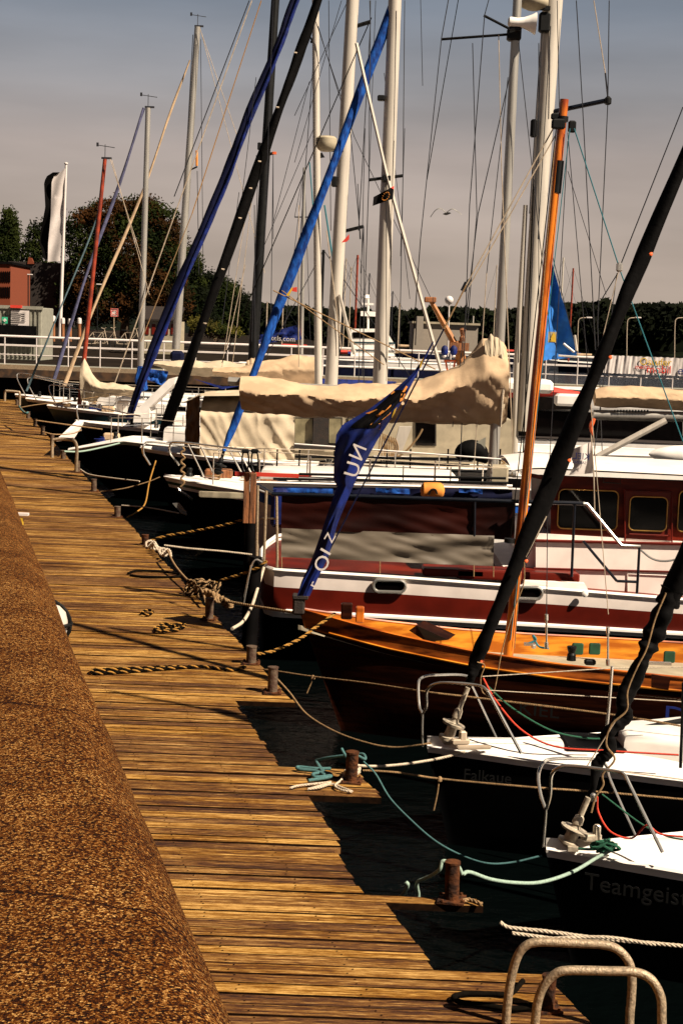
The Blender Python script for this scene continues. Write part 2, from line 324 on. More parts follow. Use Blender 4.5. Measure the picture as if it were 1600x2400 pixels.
# the deck edge line from points of the photograph
e1 = G(687,1645); e2 = G(1127,2118)
vp = ray(-150, 740); TY = vp.x/vp.y           # pier direction dx/dy
XE = ((e1.x-TY*e1.y)+(e2.x-TY*e2.y))/2        # outer edge x = XE + TY*y
def xe(Y): return XE+TY*Y
def inner(a, b):
    A = G(*a); B = G(*b); return (min(A.y, B.y), max(A.y, B.y), A, B)
NOTCH = [inner((548,1641),(657,1797)), inner((722,1866),(790,1967)), inner((768,1967),(850,2093)), inner((905,2118),(1020,2275))]  # third notch is cut in place of shadow on the second bollard's platform
def xmax(Y):
    for k_, (lo, hi, A, B) in enumerate(NOTCH):
        if lo-(.16 if k_ == 1 else 0) < Y < hi: return A.x+(B.x-A.x)*(Y-A.y)/(B.y-A.y)
    return xe(Y)
Zp = []; mb = MB(); rnd = []; y = 4.6
while y < 62:
    wdt = .118 if y < 30 else .25
    x1 = xmax(y+wdt/2)+random.uniform(-.014, .014); sl_ = (xmax(y+wdt*.9)-xmax(y+wdt*.1))/.8; sl_ = sl_ if abs(sl_) < .1 else -.03; x0 = TY*y-1.3+(.0 if y < 25 else -6)
    segs = [(x0, x1)]
    if x1-x0 > 2 and random.random() < .06:
        j = x0+random.uniform(.9, x1-x0-.5); segs = [(x0, j-.003), (j+.003, x1)]
    for a, c in segs:
        dz = random.uniform(-.004, .004); tl = random.uniform(-.003, .003); g = (random.choice([.005,.007,.009,.012,.020]) if y < 12 else random.choice([.005,.007,.010,.022]) if y < 20 else random.choice([.004,.006,.016])); g = .016+g*.9 if int(y/.118)%5 == 0 and y < 26 else g
        n0 = len(mb.v)
        ce = sl_/2 if c == x1 else 0; top = [(a, y+g/2, dz), (c-ce, y+g/2, dz+tl), (c+ce, y+wdt-g/2, dz+tl), (a, y+wdt-g/2, dz)]
        vs = [(p[0], p[1], p[2]) for p in top]+[(p[0], p[1], -.045) for p in top]
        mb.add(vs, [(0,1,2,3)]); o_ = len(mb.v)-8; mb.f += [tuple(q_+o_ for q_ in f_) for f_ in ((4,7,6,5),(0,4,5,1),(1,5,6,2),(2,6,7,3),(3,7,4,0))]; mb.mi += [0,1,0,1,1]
        rnd += [random.random()]*8
        if y < 16:
            nx = a+.35
            while nx < c:
                for ny in (.03, .088):
                    jx = nx+random.uniform(-.02,.02); jy = y+ny+random.uniform(-.008,.008)
                    mb.add([(jx+.0055*cos(k*pi/3), jy+.0055*sin(k*pi/3), dz+.0035+tl) for k in range(6)], [(0,1,2,3,4,5)], 1); rnd += [0]*6
                nx += .62
    y += wdt
bw = struct('boardwalk', mb, ['deck','gap_shade_nails'])
at = bw.data.attributes.new('rnd', 'FLOAT', 'POINT'); at.data.foreach_set('value', rnd)
# dark substructure of the boardwalk: beams and ground behind it
mb = MB()
for k, off in enumerate((-.9, -1.9)):
    a = Vector((xe(4.6)+off, 4.6, -.16)); c = Vector((xe(62)+off, 62, -.16))
    mb.box((a+c)/2, ((c-a).length, .2, .2), atan2((c-a).y, (c-a).x))
struct('boardwalk_beams', mb, 'dark_paint')
mb = MB(); mb.add([(TY*4-1.6,4,-.06),(TY*4+1.05,4,-.06),(TY*63+1.05,63,-.06),(TY*63-9,63,-.06)], [(0,1,2,3)])
mb.add([(TY*4+1.05,4,-.06),(TY*4+1.05,4,-1.5),(TY*63+1.05,63,-1.5),(TY*63+1.05,63,-.06)], [(0,1,2,3)]); struct('quay', mb, 'dark_paint')
# flood wall with a rounded top
mb = MB(); r0 = .20; cdp = 1.20; th = math.atan(.397)+ROLL*.7; cu = (cdp*sin(th)-r0)/cos(th)
prof = [(-.95, -3.3)]+[(u_, -1.0-.42*(u_-cu)**2) for u_ in (-.95,-.6,-.4,-.25,-.1,0,.1,.2)]
prof += [(cu+r0*sin(a), -cdp+r0*cos(a)) for a in [radians(x) for x in range(0, 91, 5)]]+[(cu+r0, -1.9), (cu+r0+.01, -3.35)]
nY = 220
def wv(i, j):
    Yy = 1.0+60*(i/(nY-1))**2; u, z = prof[j]
    nn = noise.noise(Vector((Yy*.7, j*.25, 1)))*.012+noise.noise(Vector((Yy*3, j*.6, 5)))*.004
    if z < -3: nn = 0
    a = atan2(z+cdp, u-cu) if j > 8 else pi/2
    return Vector((u+TY*Yy+nn*cos(a), Yy, 3.3+z+nn*sin(a)))
vs = [wv(i, j) for i in range(nY) for j in range(len(prof))]; n = len(prof)
mb.add(vs, [(i*n+j, i*n+j+1, (i+1)*n+j+1, (i+1)*n+j) for i in range(nY-1) for j in range(n-1)])
mb.add([wv(nY-1, j) for j in range(n)], [tuple(range(n))])
tag(obj('flood_wall', mb, 'wall', None, True, 60), 'long rounded concrete flood wall with rough brown pebbled surface beside the boardwalk', 'wall')
# bulkhead lamp on the wall and a little marker further on
def wall_lamp(px, py, Y, s, lab):
    c = P(px, py, Y); t = thing('wall_lamp', lab, 'lamp', c)
    ax = Vector((1, -TY*0-.12, 0)).normalized(); face = c-ax*.13*s
    obj('lamp_base', MB().lathe(face-ax*.10*s, ax, [(.105*s,0),(.115*s,.02*s),(.115*s,.11*s),(.10*s,.13*s)], 20), 'sign_white', t, True)
    g = obj('lamp_glass', MB().lathe(face+ax*.03*s, ax, [(.10*s,0),(.098*s,.05*s),(.088*s,.09*s),(.06*s,.12*s),(.02*s,.13*s)], 20), 'lamp_pane', t, True)
    m2 = MB()
    m2.lathe(face+ax*.02*s, ax, [(.110*s,0),(.126*s,.008*s),(.126*s,.03*s),(.110*s,.038*s)], 20)
    for k in range(2):
        pts = []
        for i in range(13):
            a = -pi/2+pi*i/12; v = Vector((0,0,1)) if k else Vector((-ax.y, ax.x, 0)); pts.append(face+ax*(.03*s+.14*s*cos(a))+v*.116*s*sin(a))
        m2.tube(pts, .010*s, 6)
    obj('wire_guard', m2, 'black_metal', t, True)
wall_lamp(145, 1463, 7.0, 1.0, 'round white bulkhead lamp with black wire guard on the flood wall')
# ================================================================= far setting
RY = 64.0
g = MB(); g.add([(-300,RY+2,.9),(P(600,760,RY).x,RY+2,.9),(P(600,760,RY).x+6,170,.9),(P(600,760,RY).x-10,420,.9),(-500,420,.9)], [(0,1,2,3,4)])
g.add([(-300,RY+2,.9),(P(600,760,RY).x,RY+2,.9),(P(600,760,RY).x,RY+2,-1.5),(-300,RY+2,-1.5)], [(0,1,2,3)])
g.add([(P(600,760,RY).x,RY+2,.9),(P(600,760,RY).x+6,170,.9),(P(600,760,RY).x+6,170,-1.5),(P(600,760,RY).x,RY+2,-1.5)], [(0,1,2,3)]); struct('land', g, 'ground')
g = MB(); g.add([(-200,430,-1.2),(600,430,-1.2),(600,900,14),(-200,900,14)], [(0,1,2,3)]); struct('far_shore', g, 'leaf_dark')
# cross pier with white railing
xl = -30; xr = 40
pz = 3.3-(850-745)*RY/F
pt = thing('footbridge', 'raised grey footbridge with white tube railing crossing behind the boats', 'bridge', (0, RY, pz))
obj('walkway', MB().box((5,RY+1.2,pz-.16), (70,2.6,.14)), 'container_grey', pt)
obj('edge_beam', MB().box((5,RY-.13,pz-.42), (70,.12,.36)), 'rust_beam', pt)
obj('fascia', MB().box((5,RY-.16,pz-.15), (70,.06,.18)), 'galv', pt)
for h, r in ((1.10,.035),(.72,.022),(.35,.022)):
    obj('handrail' if h > 1 else 'rail', MB().tube([(xl,RY,pz+h),(xr,RY,pz+h)], r, 6), 'sign_white', pt, True)
for h, r in ((1.10,.035),(.72,.022)):
    obj('handrail' if h > 1 else 'rail', MB().tube([(xl,RY+2.4,pz+h),(xr,RY+2.4,pz+h)], r, 6), 'sign_white', pt, True)
for k in range(30):
    x = -14.2+k*1.32; obj('railing_post', MB().tube([(x,RY,pz-.1),(x,RY,pz+1.1)], .027, 6), 'sign_white', pt, True)
for k in range(8):
    x = -13+k*4.6; obj('pier_leg', MB().tube([(x,RY+.6,pz-.6),(x,RY+.6,-2)], .16, 8), 'dark_wood', pt, True)
obj('dark_panel', MB().box((-23,RY+2,.1), (22,.3,2.4)), 'dark_paint', pt)  # near-black panel below the walkway's left end
# banners on the railing
def banner(x0, x1, y0, y1, lab, writing):
    a = P(x0, y0, RY-.08); c = P(x1, y1, RY-.08); t = thing('banner', lab, 'banner', ((a.x+c.x)/2, RY-.08, c.z-.1), 'banners tied to the footbridge railing')
    zt = a.z; hh = W(y1-y0-(x1-x0)*.037, RY)
    def fn(u, v): 
        x = a.x+(c.x-a.x)*u; return Vector((x, RY-.08+.02*sin(u*23)+.015*sin(u*51+v*3), zt-hh*v+.02*sin(u*40)*(v-.5)))
    mb = MB().grid(fn, 40, 6); back = MB().grid(lambda u, v: fn(u, v)+Vector((0,.01,0)), 40, 6); mb.add(back.v, back.f)
    obj('cloth', mb, 'sign_white', t, True)
    for s, u, v, sz, m in writing: obj('lettering', MB().text(s, (a.x+(c.x-a.x)*u, RY-.125, zt-hh*v), (1,0,0), (0,0,1), sz, .003), m, t)
banner(1415, 1488, 832, 876, 'blank pale banner on the footbridge railing left of the coloured one', [])
banner(1490, 1587, 835, 880, 'pale banner with yellow and red lettering on the footbridge railing', [('Ostufer', .46, .28, .42, 'yellow'), ('macht', .16, .58, .24, 'sign_red'), ('mobil', .55, .70, .46, 'sign_red')])
banner(1588, 1680, 839, 884, 'pale banner with blue mark at the right edge of the footbridge', [('e', .08, .7, .5, 'royal')])
# container / kiosk on the left
t = thing('site_container', 'grey steel container with notice board and green cross sign behind the railing', 'container', P(50, 835, 66.5))
c0 = P(-60, 715, 67); c1 = P(97, 835, 67); 
obj('container_body', MB().box(((c0.x+c1.x)/2, 68.3, (c0.z+c1.z)/2-.1), (c1.x-c0.x, 2.6, c0.z-c1.z+.2), 0, 0, .03), 'container_grey', t)
obj('roof_edge', MB().box(((c0.x+c1.x)/2, 66.95, c0.z-.02), (c1.x-c0.x+.1, .12, .14)), 'container_grey', t)
obj('red_lamp_box', MB().box(P(38, 718, 66.8), (.5,.1,.12)), 'sign_red', t)
mb = MB()
for k in range(14): mb.box((c1.x-.1-k*.19, 66.97, (c0.z+c1.z)/2-.1), (.08,.05,c0.z-c1.z-.1))
obj('corrugation', mb, 'container_grey', t)
obj('notice_board', MB().box(P(47, 745, 66.85), (.78,.04,.66)), 'sign_white', t)
mb = MB()
for k in range(7): mb.box(P(36+3*(k%2), 730+k*4.5, 66.8), (.34+.1*(k%3), .02, .018))
for k in range(5): mb.box(P(56, 733+k*5, 66.8), (.14,.02,.018))
obj('notice_text', mb, 'black_metal', t)
sg = obj('first_aid_sign', MB().box(P(11, 750, 66.8), (.24,.05,.28)), 'sign_green', t)
cx = P(11, 750, 66.75); obj('cross', MB().box(cx, (.14,.05,.05)).box(cx, (.05,.052,.14)), 'sign_white', t)
obj('dark_base', MB().box(P(28, 785, 66.8), (2.1,.05,.85)), 'dark_paint', t)
# flag pole with white and black banner flag
t = thing('flagpole', 'tall white flagpole with a long banner flag left of the big tree', 'flagpole', P(143, 775, 80))
obj('pole', MB().tube([P(140, 790, 80), P(155, 385, 80)], [.10,.06], 10), 'sign_white', t, True)
obj('finial', MB().lathe(P(155, 385, 80), (0,0,1), [(.05,0),(.1,.03),(.1,.08),(.04,.12)], 10), 'sign_white', t, True)
def flagf(u, v, dx=0):
    xr_ = 153-12*v; yl = 393+218*v
    xl_ = lin([(0,138),(.04,125),(.1,121),(.5,119),(.8,113),(1,112)], v)
    return P(xl_+(xr_-xl_)*u, yl+(1-u)*(12 if v < .3 else 2), 80+.05*sin(v*7+u*5)+.02*sin(v*26+u*3))
FG = thing('banner_flag', 'long white and black banner flag hanging from the tall white flagpole', 'flag', P(130, 610, 80))
mb = MB().grid(flagf, 14, 30); m2 = MB().grid(lambda u, v: flagf(u, v)+Vector((0,.02,0)), 14, 30); mb.add(m2.v, m2.f); obj('white_cloth', mb, 'sign_white', FG, True)
def flagb(u, v):
    xl_ = lin([(0,124),(.05,108),(.12,103),(.4,106),(.6,98),(.8,92),(1,104)], v); xr_ = lin([(0,140),(.06,124),(.12,121),(.5,119),(.8,113),(1,112)], v)
    return P(xl_+(xr_-xl_)*u, 403+205*v, 80.15+.1*sin(v*11))
mb = MB().grid(flagb, 8, 24); m2 = MB().grid(lambda u, v: flagb(u, v)+Vector((0,.02,0)), 8, 24); mb.add(m2.v, m2.f); obj('black_cloth', mb, 'black_cloth', FG, True)
# brick building, cream house
t = thing('brick_building', 'orange brick building at the left edge behind the trees', 'building', P(8, 690, 130))
a = P(-60, 616, 130); c = P(24, 700, 130)
obj('wall', MB().box(((a.x+c.x)/2, 134, (a.z+c.z)/2-2), (c.x-a.x, 8, a.z-c.z+4)), 'brick', t)
for k in range(5): 
    for j in range(2): obj('window', MB().box(P(3+k*5-0.5*j, 648+j*36, 129.97), (.085,.08,.9)), 'glass', t)
obj('roof', MB().box(((a.x+c.x)/2, 134, a.z+.1), (c.x-a.x+.3, 8.3, .2)), 'dark_paint', t)
t = thing('brick_house', 'dark house with a small red gable behind the flag', 'building', P(60, 690, 140))
a = P(20, 585, 140); c = P(140, 740, 140)
obj('wall', MB().box(((a.x+c.x)/2, 144, (a.z+c.z)/2-1), (c.x-a.x, 8, a.z-c.z)), 'dark_wood', t)
obj('gable', MB().prism([P(64, 618, 139.9), P(80, 618, 139.9), P(74, 604, 139.9), P(67, 602, 139.9)], (0,.3,0)), 'brick', t)
t = thing('cream_house', 'small cream house with red window frames glimpsed behind the big tree', 'building', P(385, 800, 118))
a = P(335, 750, 118); c = P(412, 800, 118)
obj('wall', MB().box(((a.x+c.x)/2, 121, (a.z+c.z)/2-.5), (c.x-a.x, 6, a.z-c.z+1)), 'cream', t)
obj('roof', MB().prism([(a.x-.3,117.7,a.z), (c.x+.3,117.7,a.z), (c.x+.3,121,a.z+1.0), (a.x-.3,121,a.z+1.0)], (0,0,.12)), 'dark_wood', t)
for k in range(5): obj('window', MB().box(P(345+k*15, 771, 117.97), (.26,.06,.8)), 'red_paint', t)
# trees
def tree(lab, blobs, base, Y, m, n, ls, trunk_h, seed):
    rr = random.Random(seed); bp = P(base[0], base[1], Y)
    t = thing('tree', lab, 'tree', bp, None)
    tm = MB(); top = P(base[0], base[1]-trunk_h, Y)
    tm.tube(cr_pts([bp, bp.lerp(top, .5)+Vector((.2,0,0)), top], 4), [.45-.03*i for i in range(9)], 8)
    for (x, y, rx, ry) in blobs[:7]: tm.tube(cr_pts([bp.lerp(top, .6), bp.lerp(P(x, y, Y), .7), P(x, y, Y)], 3), [.22-.02*i for i in range(7)], 6)
    obj('trunk', tm, 'bark', t, True)
    mb = MB(); tot = sum(b_[2]*b_[3] for b_ in blobs)
    for (x, y, rx, ry) in blobs:
        c = P(x, y, Y); Rx = W(rx, Y); Rz = W(ry, Y); k = int(n*rx*ry/tot/14)
        mi = 0 
        for i in range(k):
            d = Vector((rr.gauss(0,1), rr.gauss(0,1), rr.gauss(0,1))).normalized(); q = rr.uniform(.35, 1)**.5
            q *= 1+.28*noise.noise(d*2.3+Vector((x,y,0)))
            cc = c+Vector((d.x*Rx*q, d.y*Rx*q, d.z*Rz*q)); cs = ls*rr.uniform(1.6, 3.4)
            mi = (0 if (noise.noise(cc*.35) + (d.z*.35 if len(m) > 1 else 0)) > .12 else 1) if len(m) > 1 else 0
            for _ in range(14):
                p = cc+Vector((rr.gauss(0,1), rr.gauss(0,1), rr.gauss(0,.8)))*cs*.45; a = Vector((rr.gauss(0,1), rr.gauss(0,1), rr.gauss(0,1))).normalized(); e = a.orthogonal().normalized(); s_ = ls*rr.uniform(.5, 1.1)
                mb.add([p-a*s_*.8, p+e*s_*.45, p+a*s_*.8, p-e*s_*.45], [(0,1,2,3)], mi)
    obj('crown', mb, m, t)
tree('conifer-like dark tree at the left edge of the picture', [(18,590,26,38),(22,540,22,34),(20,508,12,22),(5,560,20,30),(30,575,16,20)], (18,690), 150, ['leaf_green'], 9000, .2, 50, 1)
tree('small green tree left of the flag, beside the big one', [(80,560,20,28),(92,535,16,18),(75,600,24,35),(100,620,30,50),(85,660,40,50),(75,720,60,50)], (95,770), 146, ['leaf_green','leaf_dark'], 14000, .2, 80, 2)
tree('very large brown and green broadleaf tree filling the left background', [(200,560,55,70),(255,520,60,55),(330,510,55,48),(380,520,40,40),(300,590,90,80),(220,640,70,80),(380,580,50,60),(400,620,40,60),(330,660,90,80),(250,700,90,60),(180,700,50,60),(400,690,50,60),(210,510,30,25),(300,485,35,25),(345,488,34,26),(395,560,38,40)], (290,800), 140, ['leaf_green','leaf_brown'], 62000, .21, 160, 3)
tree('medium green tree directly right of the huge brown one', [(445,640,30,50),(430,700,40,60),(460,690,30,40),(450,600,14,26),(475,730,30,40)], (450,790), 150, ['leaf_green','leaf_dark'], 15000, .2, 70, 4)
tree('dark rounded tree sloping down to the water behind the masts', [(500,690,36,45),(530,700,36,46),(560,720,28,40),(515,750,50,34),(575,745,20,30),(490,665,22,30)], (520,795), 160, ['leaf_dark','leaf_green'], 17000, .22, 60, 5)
tree('low sunlit yellow green bushes at the waterside', [(470,762,26,18),(510,772,26,14),(545,778,20,10)], (500,795), 128, ['leaf_bright','leaf_green'], 4500, .14, 10, 6)
# far woodland along the other shore
rr = random.Random(11); mb = MB()
for i in range(17000):
    px = rr.uniform(560, 1640); hh = lin([(560,708),(700,722),(800,728),(980,728),(1050,722),(1150,728),(1180,730),(1330,712),(1420,708),(1450,720),(1520,712),(1600,716),(1640,712)], px)+10*noise.noise(Vector((px*.03,0,2)))+6*noise.noise(Vector((px*.09,4,2)))
    py = hh+(1-rr.random()**.6)*72; c = P(px, py, 460+rr.uniform(-25, 25))
    if c.z < -1: continue
    a = Vector((rr.gauss(0,1), rr.gauss(0,1), rr.gauss(0,1))).normalized(); e = a.orthogonal().normalized(); s_ = rr.uniform(.5, 1.5)
    mb.add([c-a*s_, c+e*s_*.7, c+a*s_, c-e*s_*.7], [(0,1,2,3)])
mb.grid(lambda u, v: Vector((P(540+1120*u, 745+6*noise.noise(Vector((u*30,1,1)))+40*v, 478).x, 478, 18*(1-v)*.42-1.1)), 60, 3)
tag(obj('woodland', mb, 'leaf_dark'), 'dark far wooded shore across the water on the right', 'woodland', None, 'stuff')
# grey building, crane, globe lamp
t = thing('grey_hall', 'plain grey flat roofed hall behind the footbridge', 'building', P(1045, 830, 120))
a = P(970, 757, 120); c = P(1117, 832, 120)
obj('wall', MB().box(((a.x+c.x)/2, 124, (a.z+c.z)/2), (c.x-a.x, 8, a.z-c.z)), 'grey_box', t)
obj('roof_edge', MB().box(((a.x+c.x)/2, 124, a.z+.08), (c.x-a.x+.3, 8.4, .16)), 'cream', t)
obj('stair_tower', MB().box(P(982, 775, 118.5), (.5,2,2.2)), 'grey_box', t)
t = thing('globe_lamp', 'white globe street lamp above the footbridge', 'lamp', P(1050, 830, 72))
obj('pole', MB().tube([P(1049, 835, 72), P(1052, 712, 72)], .035, 8), 'sign_white', t, True)
c = P(1052, 703, 72); mb = MB().lathe(c-Vector((0,0,.2)), (0,0,1), [(.2*sin(pi*k/10)+.001, .2-.2*cos(pi*k/10)) for k in range(11)], 16); obj('globe', mb, 'sign_white', t, True)
for (x0, y0, x1, y1) in ((1345,745,1353,828),(1470,745,1468,832),(1582,745,1580,836)):
    Yl = 110; t = thing('street_lamp', {1345:'curved street lamp nearest the blue sail on the far quay',1470:'curved street lamp in the middle of the far quay row',1582:'curved street lamp at the right end of the far quay row'}[x0], 'street lamp', P(x1, y1, Yl), 'curved lamps on the far quay')
    obj('pole', MB().tube(cr_pts([P(x1, y1+10, Yl), P(x1+1, y0+20, Yl), P(x1+5, y0+2, Yl), P(x1+22, y0-1, Yl)], 5), .035, 6), 'wire_light', t, True)
    obj('lamp_head', MB().box(P(x1+27, y0-1, Yl), (.42,.16,.1), 0, 0, .03), 'sign_white', t)
for i, (x, y0, y1, lab) in enumerate(((186,644,760,'low street lamp over the dark house'),(612,667,780,'white street lamp against the brown tree'),(1000,0,0,''))):
    if not lab: continue
    if i == 1: x, y0, y1 = 232, 667, 790
    if i == 0: x, y0, y1 = 70, 644, 770
    t = thing('street_lamp', lab, 'street lamp', P(x, y1, 100), 'street lamps along the left quay')
    obj('pole', MB().tube([P(x-4, y1, 100), P(x-4, y0, 100)], .04, 6), 'black_metal', t, True)
    obj('lamp_head', MB().box(P(x, y0-1, 100), (.34,.2,.07), 0, 0, .02), 'sign_white', t)
# C3 sign
t = thing('berth_sign', 'white square sign with red C3 lettering on a thin post', 'sign', P(268, 800, 70))
obj('post', MB().tube([P(267, 800, 70), P(267, 740, 70)], .025, 6), 'galv', t, True)
obj('sign_panel', MB().box(P(268, 732, 70), (.34,.03,.36)), 'sign_white', t)
obj('sign_edge', MB().tube([P(259.5,723,69.97), P(276.5,723.5,69.97), P(276,741.5,69.97), P(259.5,741,69.97), P(259.5,723,69.97)], .014, 4), 'sign_red', t)
obj('lettering', MB().text('C3', P(268, 732.5, 69.96), (1,0,0), (0,0,1), .31, .003, 0, .85), 'sign_red', t)
# white topped pilings behind the left railing
for i, (x, y0) in enumerate(((103,738),(125,739),(147,744),(164,746),(186,744))):
    t = thing('mooring_pile', ['first','second','third','fourth','fifth'][i]+' white capped pile from the left behind the railing', 'pile', P(x, 790, 72), 'white capped piles by the container')
    obj('pile', MB().tube([P(x, 800, 72), P(x, y0+10, 72)], .085, 10), 'post_wood', t, True)
    obj('cap', MB().lathe(P(x, y0+14, 72), (0,0,1), [(.1,0),(.1,.18),(.09,.24),(.03,.27)], 10), 'sign_white', t, True)
# bicycles on the quay behind the railing
def bike(x, y, lab, s=1.0):
    Yb = 69.5; t = thing('bicycle', lab, 'bicycle', P(x, y, Yb), 'bicycles parked behind the railing')
    o = P(x, y, Yb); 
    def q(u, v): return o+Vector((u*s, 0, v*s))
    for u in (-.52, .52):
        mb = MB().tube([q(u+.33*cos(2*pi*k/18), .34+.33*sin(2*pi*k/18)) for k in range(19)], .02, 5)
        for k in range(6): mb.tube([q(u, .34), q(u+.32*cos(pi*k/3), .34+.32*sin(pi*k/3))], .004, 3)
        obj('wheel', mb, 'black_metal', t, True)
    obj('frame', MB().tube([q(-.52,.34), q(-.15,.85), q(.38,.85), q(-.02,.34), q(-.15,.85)], .018, 5).tube([q(-.52,.34), q(-.02,.34)], .014, 5).tube([q(.52,.34), q(.36,1.0)], .018, 5), 'wire_light', t, True)
    obj('saddle', MB().box(q(-.18,.95), (.26,.12,.06), 0, 0, .02), 'black_metal', t)
    obj('handlebar', MB().tube([q(.22,1.06), q(.36,1.02), q(.44,1.08)], .014, 5), 'wire_light', t, True)
bike(247, 822, 'bicycle left of the sign behind the white railing'); bike(225, 823, 'bicycle furthest left behind the white railing'); bike(300, 824, 'bicycle right of the sign behind the white railing')
# orange wooden crane with blue fenders
t = thing('crane', 'orange wooden crane arm with blue fenders beside the grey hall', 'crane', P(1085, 880, 40))
obj('arm', MB().tube([P(1008, 702, 40), P(1068, 812, 40)], [.06,.10], 6), 'crane_wood', t, True)
obj('arm_head', MB().box(P(1008, 702, 40), (.3,.2,.14), 0, 0, .02), 'post_wood', t)
obj('post', MB().tube([P(1068, 800, 40), P(1095, 900, 40)], [.15,.12], 8), 'crane_wood', t, True)
obj('winch', MB().box(P(1075, 812, 39.9), (.5,.3,.2)).lathe(P(1083, 800, 39.9), (0,0,1), [(.08,0),(.08,.1),(.05,.15),(.09,.3),(.05,.35)], 10), 'post_wood', t)
obj('frame', MB().tube([P(1040,845,40), P(1072,845,40)], .03, 6).tube([P(1044,845,40), P(1050,880,40)], .025, 6).tube([P(1066,845,40), P(1060,880,40)], .025, 6), 'orange', t, True)
for x in (1041, 1062):
    t = thing('fender', 'left blue fender hanging on the orange crane' if x < 1050 else 'right blue fender hanging on the orange crane', 'fender', P(x, 830, 39.7), 'blue fenders on the crane')
    obj('fender_body', MB().lathe(P(x, 832, 39.7), (0,0,1), [(.03,-.04),(.05,0),(.09,.05),(.095,.14),(.08,.2),(.03,.25)], 12), 'royal', t, True)
    obj('fender_end', MB().lathe(P(x, 832, 39.7), (0,0,-1), [(.05,0),(.06,.03),(.03,.07)], 10), 'sign_white', t, True)
# seagull
t = P(1045, 500, 60); gm = MB()
gm.tube(cr_pts([t+Vector((-.13,0,-.02)), t+Vector((0,0,-.01)), t+Vector((.12,0,.02)), t+Vector((.19,0,.02))], 4), [.005,.02,.035,.045,.05,.05,.048,.04,.035,.028,.02,.012,.004], 8)
def wing(s):
    pts = [t+Vector((0,0,.03)), t+Vector((s*.22,-.05,.18)), t+Vector((s*.42,-.03,.10)), t+Vector((s*.6,0,-.16 if s < 0 else -.02))]
    c = cr_pts(pts, 5); v = []
    for i, p in enumerate(c):
        wd = .095*(1-i/len(c))**.6+.012; v += [p+Vector((0,-wd,-.02)), p+Vector((0,0,.024)), p+Vector((0,wd,.02)), p+Vector((0,0,-.018))]
    gm.add(v, [(i*4+j, i*4+(j+1)%4, i*4+4+(j+1)%4, i*4+4+j) for i in range(len(c)-1) for j in range(4)])
wing(-1); wing(1)
tag(obj('seagull', gm, 'gull', None, True), 'seagull gliding with spread bent wings between the masts', 'bird')

# ================================================================= BOATS
HULLS = {}
def hull(root, bow, L, B, sheer, rows, mats, head=0.0, rake=.25, full=1.7, smax=.5, deckmat='white_gel', camber=.06, drop=.0, tb=.45, rail='white_gel', railr=.02, zk=.5, tstern=.75, bulge=0):
    """bow: world point of the stem head (x,y); sheer: table s->z; rows: list of (fraction, mat index) from gunwale to water"""
    ax = Vector((cos(head), sin(head), 0)); nr = Vector((sin(head), -cos(head), 0))       # nr points to the camera side
    ns = 36
    def bf(s):
        if s < smax: q = 1-(1-s/smax)**full
        else: q = 1-(1-tstern)*((s-smax)/(1-smax))**2
        return max(.012, q*B/2)
    fr = [0]+[r for r, _ in rows]+[1.18, 1.5]
    mb = MB(); st = [(i/(ns-1))**1.6 for i in range(ns)]
    def pt(s, k, side):
        zs = lin(sheer, s); H = zs-ZW; f = fr[k]; z = zs-H*f
        b_ = bf(s)
        q = f if f <= 1 else 1
        wq = 1-.22*q**2.2+bulge*sin(pi*q)
        if f > 1: wq = .78*(1-(f-1)/.5)*.9
        x = s*L+rake*q*(1-s)**6
        return Vector(bow)*1+ax*x+nr*side*b_*wq+Vector((0,0,z-Vector(bow).z))
    nk = len(fr)
    for side in (1, -1):
        vs = [pt(s, k, side) for s in st for k in range(nk)]
        fs = []; mi = []
        for i in range(ns-1):
            for k in range(nk-1):
                q = (i*nk+k, (i+1)*nk+k, (i+1)*nk+k+1, i*nk+k+1); fs.append(q if side == 1 else q[::-1]); mi.append(rows[k][1] if k < len(rows) else rows[-1][1])
        o = len(mb.v); mb.v += vs; mb.f += [tuple(a+o for a in f) for f in fs]; mb.mi += mi
    mb.add([pt(1, k, 1) for k in range(nk)]+[pt(1, k, -1) for k in range(nk)][::-1], [tuple(range(2*nk))], rows[0][1])
    h = obj('hull', mb, mats, root, True, 50)
    def dk(u, v):
        s = st[int(round(u*(ns-1)))]; y = (v*2-1); b_ = bf(s)-.012
        return Vector(bow)+ax*(s*L)+nr*y*b_+Vector((0,0,lin(sheer, s)-Vector(bow).z-drop+camber*(1-y*y)))
    obj('deck', MB().grid(dk, ns, 9), deckmat, root, True, 60)
    if rail:
        rm = MB()
        for side in (1, -1): rm.tube([pt(s, 0, side)+Vector((0,0,.01)) for s in st], railr, 6)
        obj('toe_rail', rm, rail, root, True)
    def at(s, y, z=0): return Vector(bow)+ax*(s*L)+nr*(y*bf(s))+Vector((0,0,lin(sheer, s)-Vector(bow).z-drop+z))
    return at, pt, bf, ax, nr
